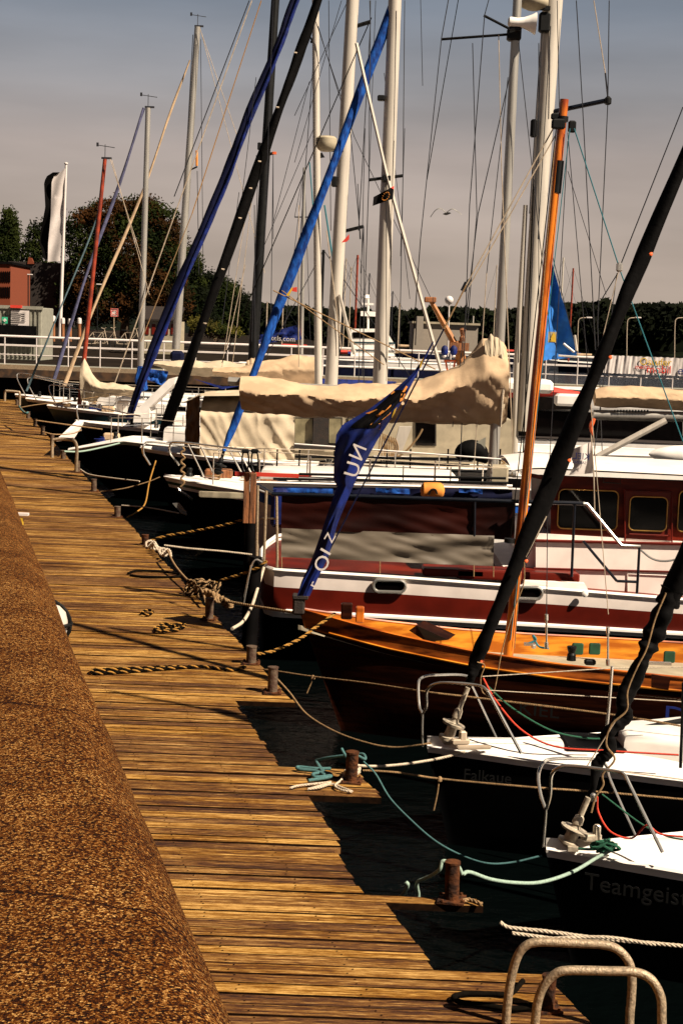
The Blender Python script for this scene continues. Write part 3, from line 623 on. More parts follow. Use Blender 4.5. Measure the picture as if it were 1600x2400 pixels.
def cabin(root, at, s0, s1, wd, h, m='white_gel', win=3, wm='glass', nm='cabin', taper=.75):
    a = at(s0, 0); c = at(s1, 0); L = (c-a).length; ax = (c-a); ax.z = 0; ax.normalize(); nr = Vector((ax.y, -ax.x, 0))
    z0 = a.z-.02; n = 14; mb = MB(); rings = []
    def outline(k, z):     # k shrink
        o = []
        fw = .62
        for x, y in [(0,fw*.55),(.12,fw*.85),(.35,.96),(.6,1),(.97,1),(1,.93),(1,-.93),(.97,-1),(.6,-1),(.35,-.96),(.12,-fw*.85),(0,-fw*.55)]:
            xx = (x-.5)*(L-(1-k)*1.2*h*1.4)+L/2+(1-k)*h*.35; o.append(a+ax*xx+nr*y*wd/2*k+Vector((0,0,z-a.z)))
        return o
    for k, z in ((1,z0),(.97,z0+h*.75),(.93,z0+h*.93),(.82,z0+h)): rings.append(outline(k, z))
    m_ = len(rings[0]); vs = [p for r in rings for p in r]
    mb.add(vs, [(i*m_+j, i*m_+(j+1)%m_, (i+1)*m_+(j+1)%m_, (i+1)*m_+j) for i in range(3) for j in range(m_)]+[tuple(range(3*m_, 4*m_))])
    cb = obj(nm, mb, m, root, True, 50)
    for k in range(win):
        u = .42+.5*k/max(1, win); x0 = L*u; x1 = x0+L*.5/win*.8 if win else 0
        y0 = wd/2*.99+.004; y1 = wd/2*.965+.008
        mb = MB(); q = [a+ax*x0+nr*y0+Vector((0,0,h*.25)), a+ax*x1+nr*y0+Vector((0,0,h*.25)), a+ax*x1+nr*y1+Vector((0,0,h*.68)), a+ax*x0+nr*y1+Vector((0,0,h*.68))]
        q = [p+Vector((0,0,0)) for p in q]; mb.prism(q, nr*.012); obj('window', mb, wm, cb)
    return cb
def stay(root, Y, segs, m='wire', name='stay'):
    for sgm in segs:
        x0, y0, x1, y1 = sgm[:4]; wpx = sgm[4] if len(sgm) > 4 else 2.4; mm = sgm[5] if len(sgm) > 5 else m
        Y1 = sgm[6] if len(sgm) > 6 else Y
        r = W(wpx/2, Y); obj(name, MB().tube([P(x0, y0, Y), P(x1, y1, Y1)], r, 5), mm, root, True)
def mast(root, Y, x0, y0, x1, y1, w0, w1, m='white_mast', ext=0, yb=None):
    """from pixel base to pixel top; ext carries it on beyond the top of the frame"""
    a = P(x0, y0, Y); c = P(x1, y1, Y); d = (c-a)
    c2 = c+d.normalized()*ext; 
    o = obj('mast', MB().tube([a, a.lerp(c, .5), c, c2], [W(w0/2, Y), W((w0+w1)/4, Y), W(w1/2, Y), W(w1/2, Y)*.9], 16, 0, True), m, root, True)
    return o, c2
def furled(root, Y0, pts, wpx, m, ext=3.0, wob=.0, name='furled_sail', seed=1, Y1=None, twist=0):
    Y1 = Y1 or Y0; q = [P(x, y, Y0+(Y1-Y0)*i/max(1, len(pts)-1)) for i, (x, y) in enumerate(pts)]
    if ext: q.append(q[-1]+(q[-1]-q[-2]).normalized()*ext)
    c = cr_pts(q, 14); r = [W(lin([(i/(len(wpx)-1), ww) for i, ww in enumerate(wpx)], k/(len(c)-1))/2, Y0)*(1+wob*noise.noise(Vector((k*.35, seed, 0)))) for k in range(len(c))]
    n = len(c); seg = 14; vs = []
    for i, p in enumerate(c):
        t = (c[min(i+1, n-1)]-c[max(i-1, 0)]).normalized(); u = Vector((0,1,0)); u = (u-t*u.dot(t)).normalized(); v = t.cross(u)
        for k in range(seg):
            a = 2*pi*k/seg; rr_ = r[i]*(1+.16*sin(2*a+i*.30+seed)+.05*sin(3*a-i*.6)); vs.append(p+u*cos(a)*rr_+v*sin(a)*rr_)
    mb = MB(); mb.add(vs, [(i*seg+k, i*seg+(k+1)%seg, (i+1)*seg+(k+1)%seg, (i+1)*seg+k) for i in range(n-1) for k in range(seg)]+[tuple(range(seg)), tuple(range((n-1)*seg, n*seg))])
    return obj(name, mb, m, root, True, 80)
def drum(root, Y, a, b, s=1.0, m='white_gel'):
    A = P(*a, Y); B = P(*b, Y); d = B-A; L = d.length
    o = obj('furling_drum', MB().lathe(A, d, [(.02*s,0),(.035*s,.04*L),(.085*s,.12*L),(.085*s,.16*L),(.05*s,.18*L),(.045*s,.34*L),(.10*s,.36*L),(.105*s,.40*L),(.04*s,.42*L),(.03*s,.48*L),(.04*s,.50*L),(.035*s,.62*L),(.022*s,.66*L),(.022*s,L)], 20), m, root, True, 35); return o
def cloth_cover(root, name, Y, top, bot, m, depth=.22, bulge=.38, nu=90, amp=.035, seed=0, nv=18, dz=0):
    xs0 = top[0][0]; xs1 = top[-1][0]
    def fn(u, v):
        x = xs0+(xs1-xs0)*u; yt = lin(top, x); yb = lin(bot, x); a = v*2*pi
        # section: apex on top, belly on both sides, narrow foot
        if v < .5: w_ = v*2; side = -1
        else: w_ = (1-v)*2; side = 1
        prof = [(0,.0),(.06,.25),(.2,.62),(bulge,1),(bulge+.12,.86),(.85,.36),(1,.10)]
        dd = lin(prof, w_)*depth
        q1 = noise.noise(Vector((u*7+w_*2.2+seed, w_*1.4-u*3, seed))); q2 = noise.noise(Vector((u*15-w_*6, w_*.9+seed+u*3, 3))); q3 = noise.noise(Vector((u*22+w_*9, w_*.7+u*2, 8+seed)))
        f = (q1*1.1+(abs(q2)**.7)*.8-.3+q3*.35)*amp
        p = P(x, yt+(yb-yt)*w_+noise.noise(Vector((u*6, seed, 7)))*(6 if w_ < .15 or w_ > .9 else 0), Y)
        return p+Vector((0, side*(dd)+f*(1 if w_ > .03 else .3)*(1 if side < 0 else .5), f*.4))
    mb = MB().grid(fn, nu, nv*2, 0, True); n2 = nv*2; mb.add([fn(0, j/n2) for j in range(n2)], [tuple(range(n2))]); mb.add([fn(1, j/n2) for j in range(n2)], [tuple(range(n2))])
    return obj(name, mb, m, root, True, 75)
def sheet(root, name, Y, corners, m, amp=.03, nu=60, nv=16, seed=0, folds=0, thick=.012, skew=0, Y2=None):
    """corners tl, tr, br, bl in px; hanging cloth with folds"""
    tl, tr, br, bl = [Vector((*c, 0)) for c in corners]; Y2 = Y2 or Y
    def fn(u, v, off=0):
        q = tl.lerp(tr, u).lerp(bl.lerp(br, u), v)
        f = amp*(noise.noise(Vector((u*6*nu/60+v*2.5+seed, v*1.5-u*2, seed)))*1.2+.6*noise.noise(Vector((u*17*nu/60-v*5, v*3, seed+2))))+amp*.5*folds*sin(u*30+v*(5+skew)+5*noise.noise(Vector((u*3, v, seed))))
        return P(q.x, q.y, Y+(Y2-Y)*u)+Vector((0, f+off, 0))
    mb = MB().grid(fn, nu, nv); m2 = MB().grid(lambda u, v: fn(u, v, thick), nu, nv); mb.add(m2.v, m2.f); return obj(name, mb, m, root, True, 80)
def loc(px, Y): q = P(px, 1200, Y); return Vector((q.x, Y, ZW))

def outfit(root, at, bf, L, s0, s1, n, Y, seed, h=.62):
    rr = random.Random(seed); tops = []
    for side in (1, -1):
        pts = []
        for i in range(n):
            s = s0+(s1-s0)*i/(n-1); a = at(s, side*.96, 0); b_ = a+Vector((0,0,h)); pts.append(b_)
            obj('stanchion', MB().tube([a, b_], .013, 6), 'chrome', root, True)
        obj('lifeline', MB().tube(pts, .007, 5), 'wire_light' if seed%2 else 'wire', root, True); obj('lifeline', MB().tube([p-Vector((0,0,h*.45)) for p in pts], .006, 5), 'wire', root, True)
    for k in range(9):
        s = rr.uniform(.06, .42); y = rr.uniform(-.8, .8); p = at(s, y, .03); q = rr.random()
        if q < .3: obj('winch', MB().lathe(p, (0,0,1), [(.07,0),(.06,.08),(.045,.1),(.06,.17),(.05,.19)], 10), 'black_metal', root, True)
        elif q < .55:
            c = [p+Vector((.16*cos(j*1.3)*rr.uniform(.6,1), .16*sin(j*1.3), .012*j)) for j in range(12)]; obj('coiled_line', MB().tube(cr_pts(c, 3), .015, 5), rr.choice(['rope_white','rope_tan','rope_black','royal']), root, True)
        elif q < .8: obj('deck_hatch', MB().box(p, (.45,.45,.07), 0, 0, .02), 'glass', root)
        else: obj('deck_box', MB().box(p+Vector((0,0,.08)), (.4,.25,.18), 0, 0, .03), rr.choice(['black_metal','canvas','royal','post_wood']), root)
# ---- boat 1, nearest small keelboat
R = thing('sailing_boat', 'small white decked sailing boat nearest the camera with thick twisted black furled sail', 'sailing boat', loc(1400, 10.2), 'boats moored along the boardwalk')
bw1 = P(1278, 1994, 10.2)
at1, pt1, *_ = hull(R, bw1, 7.0, 2.5, [(0,bw1.z),(1,bw1.z-.12)], [(.025,0),(.055,0),(.45,1),(.8,1),(1,1)], ['white_gel','black_gel'], head=0.03, rake=.22, full=1.55, smax=.6, railr=.022, camber=.09)
cabin(R, at1, .20, .6, 1.3, .28, 'white_gel', 2)
r1 = .0125
pp(R, 'pulpit', [(1277,1895,10.2),(1266,1862,10.3),(1261,1820,10.45),(1272,1790,10.6),(1300,1779,10.7),(1392,1780,11.2),(1420,1795,11.3),(1430,1830,11.3),(1489,1962,11.2)], r1, 'chrome')
pp(R, 'pulpit', [(1281,1895,10.15),(1289,1862,10.05),(1292,1818,9.95),(1310,1799,9.9),(1345,1796,9.85),(1440,1808,9.7),(1462,1817,9.65),(1476,1842,9.6),(1552,1998,9.5)], r1, 'chrome')
pp(R, 'pulpit_leg', [(1279,1892,10.18),(1277,1930,10.2),(1272,1985,10.2)], r1*.8, 'chrome')
drum(R, 10.2, (1326,1990), (1378,1870), .95, 'fitting')
furled(R, 10.25, [(1372,1885),(1388,1855),(1400,1790),(1428,1760),(1424,1720),(1462,1680),(1462,1640),(1500,1560),(1530,1490),(1575,1385),(1612,1300)], [14,19,29,33,35,40,37,50,48,52], 'black_cloth', 4, .35, seed=3)
stay(R, 10.15, [(1376,1795,1442,1690,3,'wire_light')])
obj('sail_lashing', MB().tube(cr_pts([P(x,y,9.93) for x, y in ((1385,1905),(1395,1870),(1413,1840),(1412,1815),(1440,1780),(1420,1745),(1432,1700),(1468,1665),(1470,1620),(1492,1565),(1515,1520),(1535,1450),(1560,1390))], 6), .007, 6), 'rope_tan', R, True)
obj('shackle', MB().lathe(P(1391,1880,10), P(1391,1860,10)-P(1393,1884,10), [(.01,0),(.02,.005),(.02,.05),(.01,.06)], 8), 'chrome', R, True)
pp(R, 'red_line', [(1399,1868,10.1),(1402,1905,10.1),(1430,1950,10),(1480,1965,9.95),(1515,1935,9.9),(1545,1955,9.85),(1600,1962,9.8)], .007, 'rope_red')
pp(R, 'green_line', [(1410,1862,10.1),(1500,1930,10),(1560,1960,9.9),(1610,1970,9.8)], .006, 'rope_green')
mb = MB(); q = [P(1355,1990,10.05)]
for k in range(26): q.append(P(1400+24*sin(k*1.9)+k*1.2, 1978+12*cos(k*2.3)+k*.4, 10.0+.05*sin(k)))
mb.tube(cr_pts(q, 4), .010, 6); obj('cleat_coil', mb, 'rope_green', R, True)
obj('bow_fitting', MB().box(P(1385,1962,10.15), (.14,.06,.05), .3, 0, .012).box(P(1398,1950,10.15), (.05,.04,.10), .3, 0, .01).box(P(1342,1990,10.1), (.07,.03,.03)), 'fitting', R)
mb = MB().text('Teamgeist', P(1490,2088,9.1), (1,-.12,-.10), (0,0,1), .155, .002); obj('lettering', mb, 'faint_letter', R)
stay(R, 9.7, [(1465,1810,1700,1840,3.2,'rope_white')], name='lifeline')
mast(R, 10.3, 1990, 2000, 2080, 700, 26, 24, 'alu', 3)
# ---- boat 2
R = thing('sailing_boat', 'small white decked sailing boat second from the camera with straight black furled sail', 'sailing boat', loc(1150, 12.6), 'boats moored along the boardwalk')
bw2 = P(1000, 1752, 12.6)
at2, pt2, *_ = hull(R, bw2, 7.0, 2.5, [(0,bw2.z),(1,bw2.z-.12)], [(.025,0),(.05,0),(.45,1),(.8,1),(1,1)], ['white_gel','black_gel'], head=0.05, rake=.22, full=1.5, smax=.62, railr=.02, camber=.10)
cabin(R, at2, .23, .6, 1.35, .26, 'white_gel', 2)
pp(R, 'pulpit', [(989,1672,12.6),(982,1655,12.7),(980,1605,12.8),(990,1588,12.9),(1020,1583,13),(1090,1584,13.3),(1104,1606,13.4),(1162,1730,13.4)], r1, 'chrome')
pp(R, 'pulpit', [(992,1672,12.55),(999,1655,12.45),(1000,1620,12.4),(1020,1603,12.3),(1060,1601,12.2),(1120,1607,12.1),(1140,1618,12.0),(1150,1634,12.0),(1221,1766,11.9)], r1, 'chrome')
pp(R, 'pulpit_leg', [(990,1670,12.6),(989,1710,12.6),(990,1750,12.6)], r1*.8, 'chrome')
drum(R, 12.6, (1042,1750), (1096,1612), .95, 'fitting')
furled(R, 12.65, [(1098,1606),(1108,1575),(1135,1500),(1290,1130),(1450,735),(1606,362)], [16,27,33,42,34,31,28], 'black_cloth', 5, .2, seed=5)
for x, y in ((1122,1548),(1226,1312),(1423,834),(1518,592),(1327,1076)): obj('sail_tie', MB().lathe(P(x+4,y+6,12.5), P(x+10,y-10,12.5)-P(x,y,12.5), [(.006,0),(.015,.005),(.015,.02),(.006,.03)], 8), 'orange', R, True)
pp(R, 'red_line', [(1132,1590,12.5),(1160,1640,12.4),(1220,1710,12.3),(1300,1750,12.2),(1420,1760,12.1),(1590,1770,12)], .008, 'rope_red')
pp(R, 'green_line', [(1135,1602,12.5),(1200,1660,12.4),(1290,1712,12.3),(1370,1730,12.3),(1420,1732,12.3)], .008, 'rope_green')
pp(R, 'halyard', [(1280,1210,12.4),(1255,1260,12.4),(1232,1305,12.45)], .005, 'rope_white')
pp(R, 'halyard', [(1228,1318,12.4),(1226,1370,12.4),(1200,1440,12.4),(1175,1530,12.4),(1160,1610,12.4),(1150,1632,12.4),(1130,1622,12.4),(1126,1590,12.4),(1135,1560,12.4),(1118,1552,12.4)], .005, 'rope_tan')
stay(R, 12.3, [(1130,1586,1438,1566,3,'rope_white'),(1140,1618,1600,1645,2.6,'rope_white'),(1438,1566,1660,1563,3,'rope_white')], name='lifeline')
pp(R, 'stanchion', [(1421,1708,12.2),(1428,1640,12.2),(1434,1562,12.2)], .013, 'chrome')
pp(R, 'stanchion', [(1594,1800,11.6),(1598,1700,11.6),(1601,1600,11.6)], .013, 'black_metal')
obj('bow_fitting', MB().box(P(1078,1738,12.5), (.16,.06,.05), .2, 0, .012).box(P(1084,1727,12.5), (.06,.05,.1), .2, 0, .01).box(P(1110,1752,12.4), (.3,.04,.03), .2, 0, .01), 'wire_light', R)
obj('foredeck_hatch', MB().box(at2(.2,0,.10), (.5,.5,.04), 0, 0, .015), 'black_gel', R)
obj('black_batten', MB().tube([P(1350,1734,12.7), P(1430,1722,12.7), P(1600,1690,12.9)], .03, 6), 'black_gel', R, True)
mb = MB().text('Falkaue', P(1142,1822,11.85), (1,0,-.06), (0,0,1), .13, .002); obj('lettering', mb, 'faint_letter', R)
mast(R, 12.8, 1800, 1800, 1890, 500, 26, 24, 'alu', 3)
# ---- boat 3, varnished wooden yacht
Y3 = 16.2
R = thing('sailing_boat', 'varnished wooden sailing boat with orange timber mast and a navy flag on its forestay', 'sailing boat', loc(900, Y3), 'boats moored along the boardwalk')
bw3 = P(700, 1428, Y3)
sh3 = [(0,bw3.z),(.1,bw3.z-.17),(.2,bw3.z-.29),(.3,bw3.z-.36),(.5,bw3.z-.45),(1,bw3.z-.40)]
at3, pt3, bf3, *_ = hull(R, bw3, 9.0, 2.0, sh3, [(.14,0),(.155,1),(.20,2),(.6,2),(1,2)], ['strake','varnish_bright','hull_wood'], head=.03, rake=.5, full=1.9, smax=.55, deckmat='cream', drop=.22, camber=.05, rail='varnish', railr=.016)
mb = MB(); obj('rub_rail', MB().tube([pt3(.03+s_*.024, 1, 1)+Vector((0,-.01,0)) for s_ in range(40)], .013, 6), 'varnish_bright', R, True); mb = MB()
def inner_b(u, v, side=-1):
    s = u; p = pt3(s, 0, side); c = at3(s, 0, .22); d = Vector((0, c.y-p.y, 0)); d = d.normalized() if d.length > 1e-4 else Vector((0,0,0))
    return p+d*(.014+.02*v)+Vector((0,0,-.24*v))
mb.grid(lambda u, v: inner_b(u*.95+.01, v, -1), 50, 4); mb.grid(lambda u, v: inner_b(u*.95+.01, v, 1), 50, 4); obj('inner_bulwark', mb, 'varnish_bright', R, True)
obj('stem_post', MB().box(P(700,1418,Y3), (.13,.14,.20), 0, 0, .02).box(P(704,1398,Y3), (.17,.16,.05), 0, 0, .01), 'dark_wood', R)
for x, y in ((812,1432),(843,1440)): obj('bitts', MB().box(P(x, y, Y3-.1 if x < 830 else Y3), (.12 if x < 830 else .09,.1,.17), 0, 0, .012), 'hull_wood' if x < 830 else 'varnish', R)
obj('skylight', MB().prism([P(1000,1505,Y3), P(958,1478,Y3), P(975,1466,Y3), P(1050,1500,Y3-.2)], (.1,.3,0)), 'hull_wood', R)
mast(R, Y3, 1190, 1540, 1322, 232, 24, 20, 'mast_wood', 0)
obj('mast_stain', MB().tube([P(1302.5,452,Y3), P(1310,376,Y3)], W(11.3, Y3), 16), 'black_metal', R, True)
obj('mast_band', MB().tube([P(1193,1272,Y3), P(1194,1262,Y3)], W(12.6, Y3), 16), 'black_metal', R, True)
obj('mast_band', MB().tube([P(1318,284,Y3), P(1319,272,Y3)], W(12.5, Y3), 12), 'black_metal', R, True)
obj('truck_block', MB().box(P(1308,290,Y3-.1), (.14,.08,.10), 0, 0, .015).box(P(1340,296,Y3), (.08,.06,.12), 0, 0, .015).box(P(1302,272,Y3), (.10,.05,.06), 0, 0, .01), 'black_metal', R)
stay(R, Y3-.06, [(1303,300,1196,1260,2.6,'rope_black'),(1300,330,1205,1520,2.2,'rope_tan'),(1335,300,1196,1500,2.2,'teal_line'),(1296,300,1092,668,3.4,'wire_light'),(1300,318,1098,672,3,'wire_light'),(1092,668,1040,770,4,'rope_tan'),
    (1040,770,712,1405,4,'navy'),(1345,300,1455,640,3,'teal_line'),(1455,640,1600,1035,3,'teal_line'),(1330,310,1380,900,2),(1380,900,1425,1440,2.2,'wire_light'),(1283,1140,1280,1475,2.2),(1330,330,1284,1140,2),
    (1450,630,1600,250,2.8),(1450,630,1405,820,2.2,'wire_light'),(1447,640,1410,700,2.6,'wire')])
obj('block', MB().box(P(1451,626,Y3-.1), (.07,.05,.10), 0, 0, .02), 'chrome', R)
obj('turnbuckle', MB().tube([P(1084,682,Y3), P(1094,662,Y3)], .028, 8).tube([P(1094,662,Y3), P(1102,655,Y3)], .02, 8), 'wire', R, True)
for x, y0, y1 in ((1280,1440,1520),(1424,1470,1560)):
    obj('turnbuckle', MB().tube([P(x,y0,Y3-.6), P(x,y0+14,Y3-.6)], .02, 8).tube([P(x,y0+14,Y3-.6), P(x,y1-14,Y3-.6)], .011, 6).tube([P(x,y1-14,Y3-.6), P(x,y1,Y3-.6)], .022, 8), 'chrome', R, True)
for x in (1355, 1395, 1570): obj('green_cushion', MB().box(P(x-2, 1521 if x < 1500 else 1540, Y3+.75), (.13,.03,.13), 0, 0, .012), 'green_paint', R)
obj('winch', MB().lathe(P(1338,1548,Y3-.4), (0,0,1), [(.05,0),(.045,.06),(.035,.08),(.05,.13),(.05,.15)], 14).box(P(1382,1552,Y3-.5), (.12,.07,.06), 0, 0, .015), 'black_metal', R)
obj('deck_hardware', MB().box(P(1240,1510,Y3+.2), (.12,.04,.03)).box(P(1250,1515,Y3+.2), (.05,.05,.05), .3, 0, .01).box(P(1545,1555,Y3), (.25,.05,.03)), 'chrome', R)
pp(R, 'coiled_line', [(1235,1510,Y3+.2),(1255,1500,Y3+.2),(1248,1490,Y3+.2),(1262,1515,Y3+.2),(1285,1520,Y3+.1)], .012, 'teal_line')
obj('side_hatch', MB().prism([P(1527,1581,15.02),P(1571,1588,15.02),P(1566,1618,15.02),P(1526,1612,15.02)], (0,.02,0)), 'hull_wood', R)
obj('lettering', MB().text('KIEL', P(1262,1666,14.96), (1,-.03,-.08), (0,0,1), .19, .002, 0, 1.15), 'faint_letter', R)
obj('lettering', MB().text('Da', P(1600,1682,14.9), (1,-.03,-.06), (0,0,1), .26, .003, 0, 1.3), 'royal', R)
for (x0, y0, x1, y1) in ((1455,300,0,0),): pass
# navy flag wound round the forestay
FL = thing('flag', 'navy blue flag with white letters and orange patches on the wooden boat forestay', 'flag', P(715, 1400, 15.6))
s_ = .3827
RE = [(0,1350),(100,1300),(210,1240),(330,1180),(440,1110),(610,1000),(790,900),(970,820),(1110,762),(1260,720),(1330,700),(1450,640),(1560,590)]
LE = [(0,1340),(110,1280),(200,1215),(310,1090),(410,960),(510,790),(570,752),(700,740),(850,735),(885,758),(1050,700),(1200,650),(1340,600),(1470,540),(1560,512)]
def flagp(u, v, off=0):
    yy = 1560*v; xr_ = lin(RE, yy); xl_ = lin(LE, yy); yo = (1-u)*30 if 350 < yy < 800 else 0
    x = 500+s_*(xl_+(xr_-xl_)*u); y_ = 800+s_*yy
    wd = (xr_-xl_)*s_
    rg = .62+.12*sin(v*9); f = W(wd, 15.9)*((rg-u)*.95 if u < rg else (u-rg)*1.3)+W(wd, 15.9)*(.07*sin(u*pi*5+v*17)+.05*sin(u*9+v*31))-W(wd, 15.9)*.45
    return P(x, y_, 15.9+(f+off))
mb = MB().grid(flagp, 22, 110); m2 = MB().grid(lambda u, v: flagp(u, v, .012), 22, 110); mb.add(m2.v, m2.f)
FC = obj('flag_cloth', mb, 'royal', FL, True, 80)
mb = MB().grid(lambda u, v: flagp(.12+.8*u*(1-.3*v)+.1*v, .19+.15*v, -.006-.004*0), 12, 20); obj('dark_patch', mb, 'black_cloth', FL, True)
def patch(poly, m, nm='orange_patch', o=-.02):
    pts = []
    for (cx, cy) in poly:
        v = cy/1560; xr_ = lin(RE, cy); xl_ = lin(LE, cy); u = min(1, max(0, (cx-xl_)/max(1, xr_-xl_))); pts.append(flagp(u, v, o))
    mb = MB(); c = sum(pts, Vector())/len(pts)
    mb.add([c]+pts, [(0, i+1, (i+1)%len(pts)+1) for i in range(len(pts))]); obj(nm, mb, m, FL)
patch([(930,440),(1000,415),(1050,425),(1088,385),(1085,440),(1035,480),(1020,540),(930,535),(960,510),(1020,505),(1030,450)], 'flag_orange')
patch([(1262,130),(1280,95),(1278,150),(1262,165)], 'yellow'); patch([(1140,370),(1150,320),(1178,320),(1160,360)], 'flag_orange'); patch([(1095,470),(1105,420),(1125,400),(1110,440)], 'yellow'); patch([(1085,320),(1105,300),(1110,310),(1090,325)], 'flag_orange')
patch([(1155,310),(1180,270),(1190,278),(1170,310)], 'flag_orange')
def flet(ch, cx, cy, size, rot, sx=1, mir=False):
    p = P(500+s_*cx, 800+s_*cy, 15.60); a = radians(rot); xd = Vector((cos(a),0,sin(a))); yd = Vector((-sin(a),0,cos(a)))
    if mir: xd = -xd
    obj('lettering', MB().text(ch, p, xd, yd, size, .003, 0, sx), 'sign_white', FL)
flet('N', 888, 680, .21, 70, 1, True); flet('U', 855, 785, .21, 76, 1.1)
flet('O', 668, 1362, .20, 62, 1.1); flet('I', 690, 1290, .17, 62, 1.4); flet('Z', 715, 1205, .14, 62, 1.0); flet('r', 610, 1490, .13, 62, 1.2)
# ---- boat 4, red and white motor yacht
Y4 = 21.0; YN = 19.4
R = thing('motor_yacht', 'red and white wooden motor yacht with canvas screens and white cabin roof', 'motor yacht', loc(1100, Y4), 'boats moored along the boardwalk')
bw4 = P(612, 1326, Y4)
zz = lambda px, py: P(px, py, YN).z
sh4 = [(0,zz(640,1334)),(.14,zz(900,1352)),(.3,zz(1200,1378)),(.42,zz(1420,1400)),(.5,zz(1500,1412)),(1,zz(1500,1412))]
at4, pt4, bf4, *_ = hull(R, bw4, 13.0, 3.4, sh4, [(.17,0),(.42,1),(.43,2),(.50,2),(.7,3),(1,3)], ['pink_white','red_paint','white_gel','black_gel'], head=0, rake=.0, full=9, smax=.05, deckmat='red_wood', drop=.06, rail='white_gel', railr=.03, camber=.03)
def y4(px, py, d=0): return P(px, py, YN+d)
def quad4(nm, poly, m, d=.0, th=.04, par=None): return obj(nm, MB().prism([y4(x, y, d) for x, y in poly], (0, th, 0)), m, par or R)
mb = MB(); mb.tube([pt4(s/30, 3, 1)+Vector((0,-.02,0)) for s in range(31)], .035, 8); obj('rubbing_strake', mb, 'white_gel', R, True)
# rail
pp(R, 'handrail', [(604,1136,.9+YN),(640,1157,YN+.1),(660,1158,YN),(900,1165,YN),(1200,1175,YN),(1366,1180,YN)], .026, 'rail_dark', n=3)
obj('handrail', MB().tube([y4(1366,1180), y4(1375,1181), y4(1455,1278), y4(1500,1281)], .024, 8), 'chrome', R, True)
for a_, c_ in (((1346,1185),(1339,1352)),((1498,1281),(1492,1392)),((648,1160),(650,1330)),((604,1138),(601,1315)),((624,1150),(618,1325)),((1366,1268),(1445,1362)),((1445,1362),(1492,1364)),((1112,1175),(1111,1265))):
    obj('stanchion', MB().tube([y4(*a_), y4(*c_)], .018, 8), 'galv' if a_[0] < 700 else 'rail_dark', R, True)
sheet(R, 'red_screen', YN+.02, [(660,1160),(1208,1175),(1205,1266),(658,1238)], 'red_canvas', .03, 36, 16, 3, .0)
sheet(R, 'grey_screen', YN, [(660,1238),(1158,1256),(1155,1327),(658,1306)], 'grey_canvas', .032, 40, 16, 8, .0)
for x in (660, 890, 1110, 1156): obj('screen_lashing', MB().tube([y4(x,1306+(x-660)*.042,-.03), y4(x,1338+(x-660)*.03,-.03)], .007, 5), 'rope_tan', R, True)
obj('deck_lockers', MB().box(y4(1060,1338,.5), (.8,.4,.10), 0, 0, .02).box(y4(1210,1345,.5), (1.6,.4,.12), 0, 0, .02), 'red_paint', R)
for x, y in ((912,1374),(1232,1390)):
    p0 = y4(x, y, -.125); pl = []
    for k in range(24):
        a = 2*pi*k/24; cx_ = .13 if cos(a) > 0 else -.13; pl.append(p0+Vector((cx_+.075*cos(a), 0, .075*sin(a))))
    o_ = obj('porthole', MB().tube(pl+[pl[0]], .022, 8), 'chrome', R, True)
    obj('glass', MB().prism([q_+Vector((0,.01,0)) for q_ in pl], (0,.02,0)), 'glass', o_)
# cabin
zr = 1112
cw = thing_cab = obj('cabin_side', MB().prism([y4(1290,1112,.75), y4(1700,1135,.75), y4(1700,1290,.75), y4(1290,1272,.75)], (0, 2.2, 0)), 'red_wood', R)
obj('lower_cabin', MB().prism([y4(1245,1250,.70), y4(1700,1275,.70), y4(1700,1425,.70), y4(1180,1400,.70), y4(1180,1330,.7), y4(1235,1325,.70)], (0, 2.3, 0)), 'pink_white', R)
obj('side_step', MB().prism([y4(1255,1268,.60), y4(1640,1276,.60), y4(1640,1420,.60), y4(1255,1396,.60)], (0, .09, 0)), 'pink_white', R)
obj('trim_line', MB().tube([y4(1250,1332,.58), y4(1640,1342,.58)], .014, 6), 'red_paint', R)
obj('trim_line', MB().tube([y4(1250,1267,.58), y4(1640,1276,.58)], .022, 6), 'red_paint', R)
def rwin(nm, x0, x1, y0, y1, d, par, m='glass', rr_=.07, fm='brass'):
    pl = []
    a = y4(x0, y0, d); c = y4(x1, y1, d); cxs = (a.x+c.x)/2; cz = (a.z+c.z)/2; hx = (c.x-a.x)/2; hz = abs(a.z-c.z)/2
    for qx, qz, a0 in ((1,1,0),(-1,1,90),(-1,-1,180),(1,-1,270)):
        for k in range(5):
            an = radians(a0+k*22.5); pl.append(Vector((cxs+qx*(hx-rr_)+rr_*cos(an), a.y, cz+qz*(hz-rr_)+rr_*sin(an))))
    o_ = obj(nm, MB().tube(pl+[pl[0]], .009, 6), fm, par, True); obj('glass', MB().prism([q_+Vector((0,.004,0)) for q_ in pl], (0,.03,0)), m, o_); return o_
rwin('window', 1310, 1444, 1146, 1243, .72, R); rwin('window', 1592, 1700, 1150, 1250, .72, R)
mb = MB()
for k in range(3): mb.prism([y4(1330+k*34, 1190, .735), y4(1350+k*30, 1160, .735), y4(1354+k*30, 1240, .735), y4(1335+k*34, 1240, .735)], (0,.003,0))
door = obj('door', MB().prism([y4(1465,1150,.69), y4(1573,1154,.69), y4(1573,1268,.69), y4(1465,1262,.69)], (0,.05,0)).tube([y4(1465,1400,.6),y4(1463,1148,.68),y4(1574,1153,.68),y4(1574,1405,.6)], .011, 6).tube([y4(1474,1252,.67),y4(1568,1256,.67)], .012, 6), 'red_paint', R)
rwin('window', 1477, 1560, 1163, 1246, .665, door)
obj('door_panel', MB().tube([y4(1470,1345,.59), y4(1565,1349,.59), y4(1565,1395,.59), y4(1470,1390,.59), y4(1470,1345,.59)], .008, 5), 'pink_white', door)
